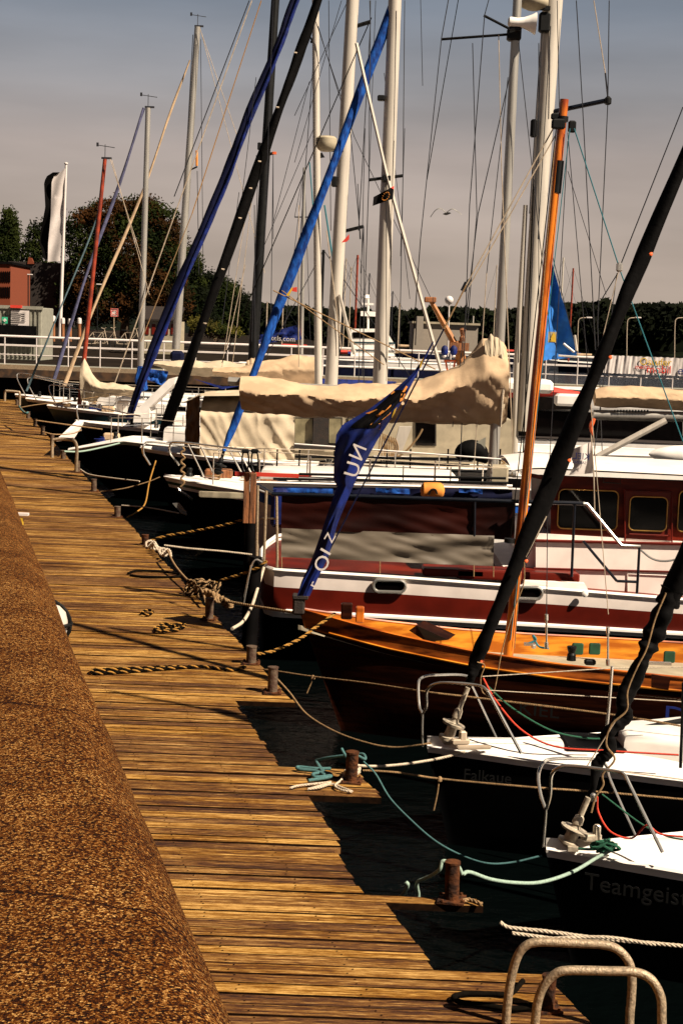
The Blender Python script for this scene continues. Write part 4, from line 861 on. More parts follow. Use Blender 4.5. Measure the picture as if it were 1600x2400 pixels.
# roof
rt = MB(); 
def roofp(u, v):
    x = 1204+520*u; d = .35+1.9*v; return y4(x, 1092+26*u+(6 if v in (0,1) else 0)+(10*(1-u*8) if u < .125 else 0), 0)+Vector((0, d, .07*sin(pi*v)))
rt.grid(roofp, 30, 9); 
rt.prism([y4(1206,1102,.36), y4(1240,1098,.36), y4(1720,1120,.36), y4(1720,1130,.36), y4(1260,1112,.36)], (0,1.85,0)); obj('roof', rt, 'white_gel', R, True, 30)
obj('roof_eave', MB().prism([y4(1222,1108,.42), y4(1290,1114,.42), y4(1290,1128,.5), y4(1250,1120,.5)], (0,1.7,0)), 'red_wood', R)
obj('grab_rail', MB().tube([y4(1345,1092,.6), y4(1372,1094,.6), y4(1378,1098,.6), y4(1454,1100,.6)], .013, 6), 'black_metal', R)
obj('ladder', MB().tube([y4(1416,1108,.45), y4(1413,1130,.45), y4(1454,1133,.45), y4(1452,1110,.45)], .010, 5).tube([y4(1415,1118,.45), y4(1453,1120,.45)], .008, 5), 'dark_wood', R)
pp(R, 'chain', [(1502,1290,YN),(1525,1308,YN),(1550,1315,YN),(1580,1312,YN),(1610,1300,YN)], .014, 'chrome')
obj('grey_hood', MB().prism([y4(1228,1362,-.02), y4(1370,1368,-.02), y4(1382,1392,-.04), y4(1212,1388,-.02)], (0,.12,0)), 'pink_white', R)
obj('fairlead', MB().lathe(y4(1370,1392,-.12), (0,-1,0), [(.045,0),(.04,.03),(.02,.04)], 14), 'white_gel', R, True)
obj('bow_gate', MB().tube([y4(602,1310,.6), y4(604,1220,.6)], .02, 6).tube([y4(604,1215,.7), y4(650,1216,.1)], .012, 6), 'galv', R)
obj('blue_bag', MB().box(y4(655,1190,.6), (.22,.3,.5), 0, 0, .05), 'royal', R)
# orange lifebelt bag on boat behind
# ---- boat 5 ketch-like with large beige cover
Y5 = 25.0
R = thing('sailing_boat', 'white sailing boat with large beige sail cover over its boom, stern to the boardwalk', 'sailing boat', loc(900, Y5), 'boats moored along the boardwalk')
b5 = P(592, 1135, Y5)
at5, pt5, *_ = hull(R, b5, 5.3, 2.8, [(0,b5.z-.05),(1,b5.z-.05)], [(.1,0),(.2,1),(.5,1),(1,1)], ['blue','white_gel'], head=0, rake=.1, full=5, smax=.3, deckmat='dark_wood', rail='white_gel', railr=.02)
mast(R, Y5, 1150, 1190, 1212, 0, 25, 20, 'alu', 3)
stay(R, Y5-.1, [(566,893,1180,925,6,'alu')], name='boom')
obj('boom', MB().tube([P(535,893,Y5), P(570,895,Y5)], .07, 8), 'alu', R, True)
cloth_cover(R, 'sail_cover', Y5-.05, [(565,879),(600,881),(660,886),(720,896),(770,902),(830,902),(880,898),(940,896),(985,892),(1030,872),(1075,850),(1110,820),(1130,795),(1158,792),(1178,800),(1186,812)],
            [(565,962),(640,968),(740,978),(820,982),(900,984),(1000,990),(1080,994),(1170,1000),(1186,985)], 'canvas', .50, .40, 170, .105, 4)
cloth_cover(R, 'cover_collar', Y5-.28, [(1135,800),(1150,785),(1165,790),(1178,803),(1190,860),(1192,900)], [(1135,905),(1150,940),(1165,955),(1178,965),(1192,930)], 'canvas_light', .12, .5, 40, .03, 9)
obj('cover_rope', MB().tube(cr_pts([P(1174,830,Y5-.4), P(1182,880,Y5-.4), P(1176,940,Y5-.4), P(1172,1000,Y5-.3)], 5), .02, 6), 'rope_white', R, True)
stay(R, Y5-.2, [(1034,90,985,560,2.2),(985,560,960,900,2.2,'rope_black'),(1135,35,1100,480,2.4),(1100,480,1075,1180,2.4),(1107,100,1117,500,2.2),(1117,500,1095,760,2.2),(1168,80,1175,400,2.2,'wire_light'),(1175,400,1203,1100,2.4,'wire_light'),
    (1215,100,1290,800,2),(1135,35,1150,-20,2.2),(1034,90,1052,-10,2.4),(1075,-10,1000,420,2,'rope_black'),(1205,130,1120,500,2.4),(1120,500,1060,1000,2.2),(1190,180,1140,640,2),(1140,640,1110,1100,2.2,'wire_light')])
for (x0, y0, x1, y1, w_) in ((1034,91,1212,78,6),(1133,35,1212,76,6)): obj('spreader', MB().tube([P(x0,y0,Y5), P(x1,y1,Y5)], W(w_/2, Y5), 8), 'green_paint' if w_ == 5 else 'dark_paint', R, True)
obj('spreader_root', MB().box(P(1204,80,Y5), (.22,.2,.2), 0, 0, .03), 'black_metal', R)
obj('rail', MB().tube([P(690,1040,Y5-1.3), P(1200,1078,Y5-1.3)], .012, 6).tube([P(700,1120,Y5-1.3), P(1200,1140,Y5-1.3)], .03, 6), 'white_gel', R, True)
for x in (725, 865, 1018, 1075, 1150): obj('stanchion', MB().tube([P(x,1128+(x-725)*.02,Y5-1.3), P(x+2,1070+(x-725)*.03,Y5-1.3)], .014, 6), 'chrome', R, True)
stay(R, Y5-1.35, [(600,1130,1190,1145,7,'white_gel'),(607,1057,1190,1098,2.4,'rope_white')], name='lifeline')
sheet(R, 'weathercloth', Y5-1.4, [(640,1140),(1200,1148),(1200,1170),(640,1162)], 'navy', .03, 60, 5, 4, .4)
obj('wheel_locker', MB().box(P(1165,1120,Y5-.5), (.3,.5,.4), 0, 0, .03), 'cream', R)
obj('mast_halyard_coils', MB().tube(cr_pts([P(1175+8*sin(k*1.7), 1080+k*4.5, Y5-.25) for k in range(16)], 3), .014, 5), 'rope_tan', R, True)
obj('mast_winch', MB().lathe(P(1180,1110,Y5-.2), (1,0,0), [(.04,0),(.04,.12),(.06,.14),(.06,.2)], 10), 'chrome', R, True)
for x0, x1, y in ((640,1190,1128),(700,1185,1117)): obj('deck_stripe', MB().tube([P(x0,y-6,Y5-1.33), P(x1,y+4,Y5-1.33)], .022, 6), 'black_metal', R, True)
for x0, x1 in ((640,780),(880,960),(1075,1130)): sheet(R, 'blue_cloth', Y5-1.46, [(x0,1143),(x1,1146),(x1,1158),(x0,1154)], 'blue', .03, 14, 4, x0, .4)
# horn loudspeaker on the mast
t = thing('loudspeaker', 'white horn loudspeaker fixed to the silver mast near the top', 'loudspeaker', P(1220, 58, Y5-.2))
hA = P(1190,50,Y5-.25); hB = P(1252,54,Y5-.25)
obj('horn', MB().lathe(hA, hB-hA, [(.05,0),(.075,.02),(.08,.05),(.07,.15),(.085,.24),(.09,.26),(.13,.36),(.165,.42),(.17,.435),(.15,.43)], 20), 'white_gel', t, True, 30)
obj('bracket', MB().box(P(1207,66,Y5-.25), (.2,.06,.05), 0, 0, .01), 'black_metal', t)
# orange fender ball bag on boat 5
t = thing('fender', 'orange round fender lying on the rail of the white boat', 'fender', P(1012, 1150, Y5-1.5))
obj('fender_body', MB().lathe(P(985,1149,Y5-1.55), (1,0,.02), [(.02,0),(.08,.01),(.12,.05),(.125,.12),(.125,.25),(.12,.31),(.08,.355),(.02,.37)], 18), 'flag_orange', t, True)
obj('handle', MB().tube(cr_pts([P(1004,1160,Y5-1.69), P(1010,1148,Y5-1.69), P(1020,1148,Y5-1.69), P(1024,1158,Y5-1.69)], 4), .014, 6), 'black_metal', t, True)
# timber dolphin at its stern
t = thing('mooring_post', 'brown squared timber mooring post with coiled hoses on top, left of the red yacht', 'post', P(585, 1300, 22.5))
for dx in (-.045, .045): obj('timber', MB().box(P(585,1167,22.5)+Vector((dx*1.05,0,0)), (.085,.14,.75), 0, 0, .008), 'post_wood', t)
obj('lower_pile', MB().tube([P(585,1330,22.5)-Vector((0,0,1)), P(587,1225,22.5)], .09, 10), 'dark_paint', t, True)
for x in (575, 597):
    q = [P(x+8*cos(a_*.9), 1080+26*sin(a_*.9), 22.35+.01*a_) for a_ in range(18)]; obj('hose_coil', MB().tube(cr_pts(q, 4), .012, 6), 'black_metal', t, True)
    obj('hose_reel', MB().box(P(x, 1057, 22.4), (.11,.1,.06), 0, 0, .015), 'black_metal', t)
t = thing('mooring_post', 'dark weathered mooring post standing in front of the red yacht bow', 'post', P(592, 1500, 19.0))
obj('pile', MB().tube([P(575,1560,19.0)-Vector((0,0,.6)), P(600,1305,19.0)], [.11,.08], 10), 'dark_paint', t, True)
obj('ladder_rail', MB().tube(cr_pts([P(572,1400,18.9), P(588,1330,18.9), P(600,1312,18.9), P(615,1318,18.9)], 5), .012, 6).tube([P(570,1420,18.85), P(588,1325,18.85)], .01, 6), 'chrome', t, True)
# ---- boat 6, dark hull with bright blue furled sail, tall white mast
Y6 = 29.0
R = thing('sailing_boat', 'dark hulled sailing boat with bright blue furled foresail and thick white mast', 'sailing boat', loc(600, Y6), 'boats moored along the boardwalk')
b6 = P(385, 1118, Y6)
at6, pt6, bf6, *_ = hull(R, b6, 6.5, 3.1, [(0,b6.z),(.3,b6.z-.12),(1,b6.z-.12)], [(.05,0),(.09,1),(.13,0),(.6,2),(1,2)], ['white_gel','green_paint','black_gel'], head=.02, rake=.8, full=1.9, smax=.45, railr=.025)
outfit(R, at6, bf6, 8, .15, .95, 7, Y6, 3)
cabin(R, at6, .28, .85, 2.2, .38, 'white_gel', 4)
mast(R, Y6, 890, 900, 925, 0, 34, 30, 'white_mast', 3)
furled(R, Y6, [(524,1056),(560,965),(660,700),(780,385),(925,4)], [11,17,21,22,21,21,22], 'blue', 1.5, .05, seed=8)
drum(R, Y6, (508,1112), (526,1052), 1.3, 'black_metal')
for (x, y) in ((884,417),): obj('spreader', MB().tube([P(864,421,Y6), P(944,411,Y6)], .03, 8), 'black_metal', R, True)
obj('mast_bracket', MB().box(P(905,418,Y6-.15), (.16,.16,.12), 0, 0, .02), 'black_metal', R); obj('mast_bracket', MB().box(P(893,229,Y6-.1), (.14,.15,.10), 0, 0, .02), 'black_metal', R)
pp(R, 'pulpit', [(352,1090,Y6),(335,1060,Y6),(338,1042,Y6),(360,1036,Y6+.3),(470,1050,Y6+.9),(600,1062,Y6+1.2)], .02, 'chrome')
pp(R, 'pulpit', [(420,1090,Y6-.1),(400,1065,Y6-.2),(398,1045,Y6-.4),(415,1036,Y6-.6),(520,1048,Y6-1),(612,1060,Y6-1.4)], .02, 'chrome')
for a_, c_ in (((335,1045),(337,1068)),((440,1040),(478,1118)),((470,1046),(500,1110)),((540,1060),(570,1115)),((560,1060),(596,1120))): obj('pulpit_leg', MB().tube([P(*a_,Y6-.3), P(*c_,Y6-.3)], .016, 6), 'chrome', R, True)
obj('red_stripe', MB().box(P(640,1113,Y6-1.55), (W(170, Y6), .04, .07)), 'sign_red', R)
obj('anchor', MB().tube([P(415,1146,Y6-.4), P(452,1170,Y6-.4)], .03, 6).prism([P(404,1180,Y6-.4), P(420,1178,Y6-.4), P(438,1200,Y6-.4), P(438,1208,Y6-.4), P(425,1204,Y6-.4)], (0,.05,0)), 'chrome', R)
obj('rope_hank', MB().tube(cr_pts([P(428+5*sin(k*2), 1048+k*6.2, Y6-.5) for k in range(16)], 3), .02, 5), 'rope_tan', R, True)
obj('bow_plank', MB().box(P(530,1160,Y6-1.6), (1.0,.1,.10), 0, 0, .02), 'cream', R)
stay(R, Y6-.2, [(1034,870,905,405,9,'white_mast'),(905,405,835,100,8,'white_mast'),(640,680,1020,865,3,'rope_tan'),(660,680,900,855,2.4,'rope_tan'),(815,0,690,270,1.8),(870,40,520,850,2.6,'rope_black'),(944,411,948,0,2),(944,411,935,860,2),(864,421,868,0,2),(864,421,848,880,2.2),
    (820,300,845,560,2),(985,-10,990,200,1.6),(905,400,905,850,2),(948,300,938,600,1.6)])
# EU flag on the shroud
t = thing('flag', 'small dark blue flag with a ring of stars on the thick white mast', 'flag', P(900, 480, Y6-.4))
def ef(u, v, off=0): return P(875+48*u-2*v, 452-17*u+30*v+6*(1-u)*(1-v)*1.5, Y6-.45+.05*sin(u*7)+off)
mb = MB().grid(ef, 14, 8); m2 = MB().grid(lambda u, v: ef(u, v, .01), 14, 8); mb.add(m2.v, m2.f); obj('flag_cloth', mb, 'black_cloth', t, True)
mb = MB()
for k in range(12): mb.lathe(ef(.62+.17*cos(pi*k/6), .55+.33*sin(pi*k/6), -.012), (0,-1,0), [(.011,0),(.008,.004)], 5)
obj('stars', mb, 'flag_orange', t)
t2 = obj('red_corner', MB().grid(lambda u, v: ef(.86+.14*u, .25*v*(u+.1), -.01), 4, 4), 'sign_red', t)
# ---- boat 7 canvas tented motor cruiser, thick mast at the right
Y7 = 34.0
R = thing('sailing_boat', 'large cream yacht with canvas tent over its foredeck and very thick white mast', 'sailing boat', loc(800, Y7), 'boats moored along the boardwalk')
b7 = P(330, 1040, Y7)
at7, pt7, bf7, *_ = hull(R, b7, 8.3, 3.8, [(0,b7.z-.1),(1,b7.z-.3)], [(.04,0),(.5,1),(1,1)], ['white_gel','black_gel'], head=.02, rake=.8, full=2.2, smax=.4)
def tent(root, Y, x0, x1, yt, yb, m):
    def fn(u, v):
        x = x0+(x1-x0)*u; q2 = noise.noise(Vector((u*7-v*4, v*1.2+u*1, 5))); q3 = noise.noise(Vector((v*9+u*3, u*1.3, 9))); f = noise.noise(Vector((u*3+v*2, v*2, 2)))*.12+abs(q2)**.7*.105+q3*.05*u
        d = lin([(0,1.2),(.12,.5),(.25,.1),(1,0)], v)
        return P(x, yt+(yb-yt)*v-(6*sin(pi*u) if v < .2 else 0)+(u-.5)*4, Y)+Vector((0, d+f, 0))
    mb = MB().grid(fn, 80, 30); return obj('tent_side', mb, m, root, True, 80)
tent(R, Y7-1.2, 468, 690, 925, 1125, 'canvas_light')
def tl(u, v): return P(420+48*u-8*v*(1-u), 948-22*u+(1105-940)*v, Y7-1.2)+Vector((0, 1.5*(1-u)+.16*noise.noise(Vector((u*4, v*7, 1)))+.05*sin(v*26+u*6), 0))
obj('tent_front', MB().grid(tl, 24, 30), 'canvas_brown_shade', R, True, 80)  # same canvas as tent_side, browned to paint its shadow side
obj('tent_roof', MB().prism([P(425,945,Y7+.3), P(470,922,Y7-.2), P(560,915,Y7), P(690,918,Y7), P(690,926,Y7-1.1), P(470,928,Y7-1.1)], (0,.5,-.02)), 'canvas_light', R)
obj('wheelhouse', MB().prism([P(690,972,Y7-1), P(1200,985,Y7-1), P(1200,1110,Y7-1), P(690,1095,Y7-1)], (0,2.4,0)), 'cream', R)
for k, (x0, x1, m_) in enumerate(((690,733,'glass_pale'),(770,800,'glass_pale'),(815,850,'glass_pale'),(975,1020,'glass'))):
    o_ = obj('window', MB().prism([P(x0-2,978,Y7-1.02), P(x1+2,978,Y7-1.02), P(x1+2,1045,Y7-1.02), P(x0-2,1044,Y7-1.02)], (0,.01,0)), 'dark_wood', R)
    obj('pane', MB().prism([P(x0+1,981,Y7-1.05), P(x1-1,981,Y7-1.05), P(x1-1,1039,Y7-1.05), P(x0+1,1038,Y7-1.05)], (0,.02,0)), m_, o_)
obj('window_sill', MB().box(P(745,1047,Y7-1.12), (W(110, Y7), .08, .10)), 'dark_wood', R)
for x0, x1, y, th_ in ((690,1190,1070,.03),(860,1100,1083,.025),(640,1200,1098,.035),(930,1200,1062,.02)): obj('deck_stripe', MB().tube([P(x0,y,Y7-2.2), P(x1,y+7,Y7-2.2)], th_, 6), 'black_metal', R, True)
for x in (648, 700, 782, 905, 960, 1048, 1118, 1170): obj('stanchion', MB().tube([P(x,1106,Y7-2.3), P(x+2,1052,Y7-2.3)], .018, 6), 'dark_paint', R, True)
for k in range(7): obj('halyard_coil', MB().tube(cr_pts([P(892+k*5, 1015+k*2, Y7-2), P(888+k*6, 1060, Y7-2), P(897+k*5, 1085-k, Y7-2), P(903+k*5, 1050, Y7-2), P(896+k*5, 1015+k*2, Y7-2)], 5), .014, 5), 'rope_tan', R, True)
obj('mooring_line', MB().tube(cr_pts([P(905,1085,Y7-2.1), P(945,1062,Y7-2.1), P(975,1030,Y7-2.1), P(990,1005,Y7-2.1)], 6), .022, 6), 'rope_tan', R, True)
obj('dark_hatch', MB().box(P(775,1088,Y7-2), (.5,.3,.14), 0, 0, .04), 'black_metal', R); obj('brown_cover', MB().prism([P(650,1112,Y7-2.1), P(710,1096,Y7-2.1), P(718,1102,Y7-2.1), P(665,1118,Y7-2.1)], (0,.4,0)), 'canvas_brown_shade', R)
obj('winch', MB().lathe(P(770,1098,Y7-2.2), (0,0,1), [(.12,0),(.12,.08),(.06,.12),(.09,.2)], 12), 'chrome', R, True)
obj('dark_pillar', MB().box(P(752,1010,Y7-1.1), (.34,.1,.7)), 'dark_wood', R)
obj('side_deck', MB().prism([P(640,1092,Y7-1.9), P(1210,1104,Y7-1.9), P(1210,1112,Y7-1.9), P(640,1108,Y7-1.9)], (0,1.2,.05)), 'white_gel', R)
for (x0, x1, y) in ((830,1190,1088),(880,1100,1075),(700,830,1100)): obj('deck_plank', MB().box(P((x0+x1)/2, y, Y7-2), (W(x1-x0, Y7), .3, .05), 0, 0, .015), 'white_gel', R)
mast(R, Y7, 1225, 1010, 1295, 0, 30, 46, 'white_mast', 3)
obj('spreader', MB().tube([P(1262,268,Y7), P(1428,233,Y7-.3)], .05, 8), 'rail_dark', R, True)
obj('spreader_end', MB().lathe(P(1424,236,Y7-.3), (0,0,1), [(.04,-.08),(.08,-.05),(.08,.05),(.03,.10)], 10), 'black_metal', R, True)
obj('mast_lamp', MB().box(P(1250,300,Y7-.2), (.14,.14,.38), 0, 0, .03), 'black_metal', R); obj('mast_lamp', MB().box(P(1275,52,Y7-.3), (.24,.2,.42), 0, 0, .04), 'black_metal', R)
t = thing('radar_dome', 'cream radar dome at the top edge beside the thickest mast', 'radar', P(1250, 15, Y7-.4))
obj('dome', MB().lathe(P(1250,16,Y7-.4), (0,0,1), [(.12,-.06),(.26,0),(.31,.06),(.31,.14),(.26,.2),(.1,.24)], 18), 'cream', t, True); obj('bracket', MB().box(P(1272,18,Y7-.4), (.3,.1,.08)), 'black_metal', t)
stay(R, Y7-.3, [(1391,0,1418,170,2.4,'wire_light'),(1418,170,1424,230,4,'wire'),(1427,0,1424,232,2.4),(1424,236,1400,760,2.4),(1400,760,1412,1100,2.2),(1350,0,1365,255,2.4),(1365,255,1395,820,2.4),(1305,0,1310,250,2),(1265,120,1240,500,2.2),(1270,60,1235,900,2.6),
    (1262,100,1262,800,2.2),(1330,400,1420,690,1.6),(1290,60,1260,560,2),(1250,420,1225,1080,3.4,'rope_black'),(1445,640,1390,1080,2)])
cloth_cover(R, 'boom_cover', Y7-1.2, [(1392,912),(1420,904),(1500,906),(1600,912),(1760,918)], [(1392,950),(1420,955),(1500,957),(1600,962),(1760,968)], 'canvas', .25, .5, 80, .04, 12)
obj('boom', MB().tube([P(1390,972,Y7-1.2), P(1760,980,Y7-1.2)], .11, 10), 'alu', R, True)
mb = MB()
for k in range(12): mb.box(P(1440+7*k, 963, Y7-1.33), (.035,.02,.05))
obj('boom_slots', mb, 'black_metal', R)
obj('boom_crutch', MB().tube([P(1400,1070,Y7-1.5), P(1560,985,Y7-1.5)], .07, 8), 'white_mast', R, True)
obj('white_boom_left', MB().box(P(1330,937,Y7-1), (W(60, Y7), .2, .26), 0, 0, .05), 'white_gel', R)
obj('secondary_pole', MB().tube([P(1205,1060,Y7), P(1213,820,Y7), P(1231,480,Y7)], [.075,.075,.05], 10), 'white_mast', R, True)
# pale wedge-shaped hull behind, seen left of the silver mast
obj('davit', MB().prism([P(935,1000,Y7-2), P(965,1000,Y7-2), P(935,1075,Y7-2), P(915,1080,Y7-2)], (0,.2,0)), 'white_mast', R)
# ---- boat 8, black furled sail, white mast with radar
Y8 = 39.0
R = thing('sailing_boat', 'black hulled sailing boat with long straight black furled foresail and tall radar mast', 'sailing boat', loc(500, Y8), 'boats moored along the boardwalk')
b8 = P(318, 1030, Y8)
at8, _, bf8, *_ = hull(R, P(160,1052,Y8-1), 9.5, 3.5, [(0,P(160,1056,Y8-1).z),(.15,P(320,1030,Y8-1).z),(.4,P(320,1030,Y8-1).z-.1),(1,P(320,1030,Y8-1).z-.2)], [(.05,0),(.5,1),(1,1)], ['cream','black_gel'], head=.02, rake=1.2, full=1.8, smax=.5)
outfit(R, at8, bf8, 13, .12, .7, 8, Y8, 5)
cabin(R, at8, .25, .8, 2.3, .42, 'white_gel', 5)
mast(R, Y8, 775, 910, 826, 0, 30, 29, 'white_mast', 4)
furled(R, Y8, [(372,1045),(455,815),(600,405),(680,185),(747,-6)], [24,25,23,21,20,18], 'black_cloth', 4, .05, seed=9)
for x, y in ((690,122),(648,250),(606,377),(585,440),(560,510),(520,630),(478,757)): obj('sail_tie', MB().tube([P(x-1,y,Y8-.25), P(x+6,y+1,Y8-.25)], .02, 5), 'wire_light', R)
obj('spreader', MB().tube([P(815,66,Y8), P(868,50,Y8)], .05, 6).tube([P(788,546,Y8), P(852,530,Y8)], .045, 6), 'black_metal', R, True)
obj('deck_lamp', MB().box(P(783,425,Y8-.1), (.14,.14,.26), 0, 0, .03), 'black_metal', R)
t = thing('radar_dome', 'cream radar dome in front of the white mast crossed by the blue sail', 'radar', P(764, 340, Y8-.4))
obj('dome', MB().lathe(P(764,350,Y8-.4), (0,0,1), [(.14,-.04),(.2,0),(.25,.07),(.26,.16),(.26,.27),(.2,.32),(.1,.33)], 20), 'cream', t, True); obj('bracket', MB().box(P(790,352,Y8-.3), (.3,.12,.06)), 'black_metal', t)
stay(R, Y8-.2, [(868,50,866,0,2),(852,530,852,900,2),(852,530,845,640,2),(868,50,840,540,2.2),(838,430,843,560,2),(800,0,690,380,1.6),(735,130,700,600,2),(700,600,697,820,2),(725,190,640,520,1.6),(765,540,800,820,2.4,'wire_light'),(795,690,830,830,8,'white_mast'),
    (855,300,840,900,1.8),(640,0,620,560,1.8),(596,480,598,860,2),(770,0,775,540,1.8),(880,0,860,540,1.6),(900,170,960,700,1.6),(700,480,700,860,2,'wire_light')])
obj('lifebuoy_lamp', MB().box(P(232,950,Y8+3), (.1,.1,.1)), 'white_gel', R)
t = thing('pennant', 'tiny red pennant on the shroud of the white radar mast', 'flag', P(812, 565, Y8-.4)); mb = MB().prism([P(800,568,Y8-.4), P(818,548,Y8-.4), P(818,560,Y8-.4), P(812,566,Y8-.4)], (0,.015,0)); obj('cloth', mb, 'sign_red', t)
t = thing('pennant', 'small red and yellow pennant on the bright blue furled sail', 'flag', P(690, 680, Y6-.3)); obj('cloth', MB().prism([P(684,674,Y6-.3), P(696,672,Y6-.3), P(696,684,Y6-.3), P(684,682,Y6-.3)], (0,.015,0)), 'sign_red', t)
obj('yellow_cloth', MB().prism([P(670,692,Y6-.4), P(684,672,Y6-.4), P(686,676,Y6-.4), P(676,694,Y6-.4)], (0,.02,0)), 'yellow', t)
# ---- boat 9, royal blue furled sail
Y9 = 44.0
R = thing('sailing_boat', 'white sailing boat with royal blue furled foresail and raised white foredeck hatch cover', 'sailing boat', loc(400, Y9), 'boats moored along the boardwalk')
b9 = P(175, 1000, Y9)
at9, _, bf9, *_ = hull(R, b9, 12, 3.5, [(0,b9.z+.15),(.3,b9.z),(1,b9.z-.1)], [(.06,0),(.5,1),(1,1)], ['white_gel','black_gel'], head=.02, rake=1, full=1.8, smax=.5)
outfit(R, at9, bf9, 12, .12, .7, 8, Y9, 8)
cabin(R, at9, .22, .75, 2.3, .5, 'white_gel', 4)
mast(R, Y9, 746, 900, 739, 0, 18, 16, 'white_mast', 4)
furled(R, Y9, [(300,985),(345,850),(430,640),(520,430),(572,290),(640,130),(692,-5)], [13,18,21,17,19,15,19,13], 'navy', 4, .1, seed=4)
furled(R, Y9-.12, [(314,960),(355,850),(440,640),(531,430),(583,290),(650,130),(699,-5)], [6,9,9,7,9,7,8], 'royal', 4, .3, name='sail_trim', seed=6)
obj('sun_awning', MB().prism([P(315,965,Y9-1), P(395,888,Y9-1), P(412,884,Y9-1), P(408,900,Y9-1), P(350,955,Y9-1), P(350,990,Y9-1), P(312,990,Y9-1)], (0,1.4,0)), 'white_gel', R)
obj('spreader', MB().tube([P(727,98,Y9), P(740,94,Y9)], .03, 6), 'black_metal', R, True)
obj('wind_flag', MB().prism([P(724,80,Y9), P(738,97,Y9), P(730,100,Y9)], (0,.02,0)).prism([P(748,360,Y9), P(754,356,Y9), P(761,368,Y9), P(748,370,Y9)], (0,.02,0)), 'black_metal', R)
stay(R, Y9-.2, [(740,50,830,320,1.8),(830,320,1010,700,1.6),(745,60,800,240,1.8),(760,480,780,610,4,'teal_line'),(725,380,736,520,3,'teal_line'),(560,450,520,760,1.6),(600,180,560,520,1.6),(735,300,600,620,1.6)])
pp(R, 'pulpit', [(190,1010,Y9-.2),(180,960,Y9-.2),(200,950,Y9-.2),(330,975,Y9-1.2)], .022, 'chrome')
# ---- boat 10.. far left
def fboat(lab, Y, bx, by, L, B, hm, ms, fst=None, fm=None, fw=None, mm='alu', tops=True, cab='white_gel', rake=.9):
    R = thing('sailing_boat', lab, 'sailing boat', loc(bx+60, Y), 'boats moored along the boardwalk'); b0 = P(bx, by, Y)
    at, *_ = hull(R, b0, L, B, [(0,b0.z+.15),(.3,b0.z),(1,b0.z)], [(.05,0),(.5,1),(1,1)], ['white_gel', hm], head=.02, rake=rake, full=1.8, smax=.5)
    outfit(R, at, None, L, .14, .7, 7, Y, bx)
    cabin(R, at, .25, .7, B*.6, .42, cab, 3)
    x0, y0, x1, y1, w0, w1 = ms; mast(R, Y, x0, y0, x1, y1, w0, w1, mm, 0)
    if tops:
        c = P(x1, y1, Y); mb = MB().box(c+Vector((.05,0,.03)), (.32,.06,.06)).tube([c, c+Vector((.0,0,.45))], .012, 5).tube([c+Vector((-.22,0,.42)), c+Vector((.3,0,.36))], .012, 5).box(c+Vector((-.24,0,.44)), (.07,.02,.12)); obj('wind_vane', mb, 'wire', R)
    if fst: furled(R, Y, fst, fw, fm, 0, .06, seed=bx)
    pp(R, 'pulpit', [(bx+25,by-8,Y-.4),(bx+5,by-50,Y-.3),(bx+20,by-60,Y-.3),(bx+110,by-42,Y-1)], .02, 'chrome')
    return R, at
R, at = fboat('teal hulled sailing boat with orange red mast and cream sail cover', 49, 110, 962, 9, 2.8, 'teal_hull', (186,948,246,372,11,9), [(62,916),(130,750),(226,512),(247,385)], 'pale_blue', [5,4,3.5,3], 'red_mast')
cloth_cover(R, 'sail_cover', 48.6, [(190,850),(198,838),(215,872),(235,895),(320,905)], [(190,935),(198,940),(215,942),(235,930),(320,928)], 'canvas_light', .25, .4, 50, .04, 2)
stay(R, 48.8, [(258,372,330,600,1.6,'wire_light'),(262,374,350,690,1.5,'wire_light')])
R, at = fboat('sailing boat with slim silver mast and blue cloth round the mast foot', 53, 60, 945, 10, 3.0, 'black_gel', (329,860,347,252,15,12), [(127,888),(200,650),(280,430),(337,252)], 'slate', [8,8,7,6], 'alu')
for z_ in (0,): obj('mast_cloth', MB().tube(cr_pts([P(333,860,52.8), P(330,890,52.7), P(340,915,52.7)], 5), [.16,.17,.16,.18,.2,.22,.2,.18,.16,.14,.1], 8), 'blue', R, True)
sheet(R, 'blue_awning', 52, [(330,862),(395,870),(385,905),(335,885)], 'blue', .1, 20, 8, 3, .5)
stay(R, 52.8, [(584,0,408,460,2.6,'wire'),(590,0,410,500,2.6,'wire_light'),(410,500,268,900,2.8,'wire_light'),(612,0,450,500,2.4,'rope_yellow'),(450,500,330,800,2.2,'rope_tan')])
R, at = fboat('sailing boat with tall grey mast and tan furled foresail', 57, 35, 935, 11, 3.1, 'teal_hull', (412,818,463,62,19,14), [(150,905),(220,720),(330,460),(400,260),(445,140)], 'canvas', [9,8,6,5,4], 'alu')
obj('mast_foot_cover', MB().box(P(415,835,56.8), (.5,.4,.42), 0, 0, .1), 'navy', R)
obj('spreader', MB().tube([P(440,400,57), P(462,390,57)], .03, 6), 'black_metal', R, True); obj('antenna_flag', MB().tube([P(461,352,57), P(461,388,57)], .045, 6), 'flag_orange', R)
stay(R, 56.8, [(468,65,560,330,1.5,'wire_light'),(452,80,440,300,2),(470,70,620,640,1.4,'wire_light'),(462,400,466,640,1.8),(470,90,476,640,1.5)])
cloth_cover(R, 'boom_cover', 55, [(350,848),(420,844),(500,846),(575,850)], [(350,852),(420,878),(500,880),(575,888)], 'canvas_light', .3, .45, 60, .05, 5)
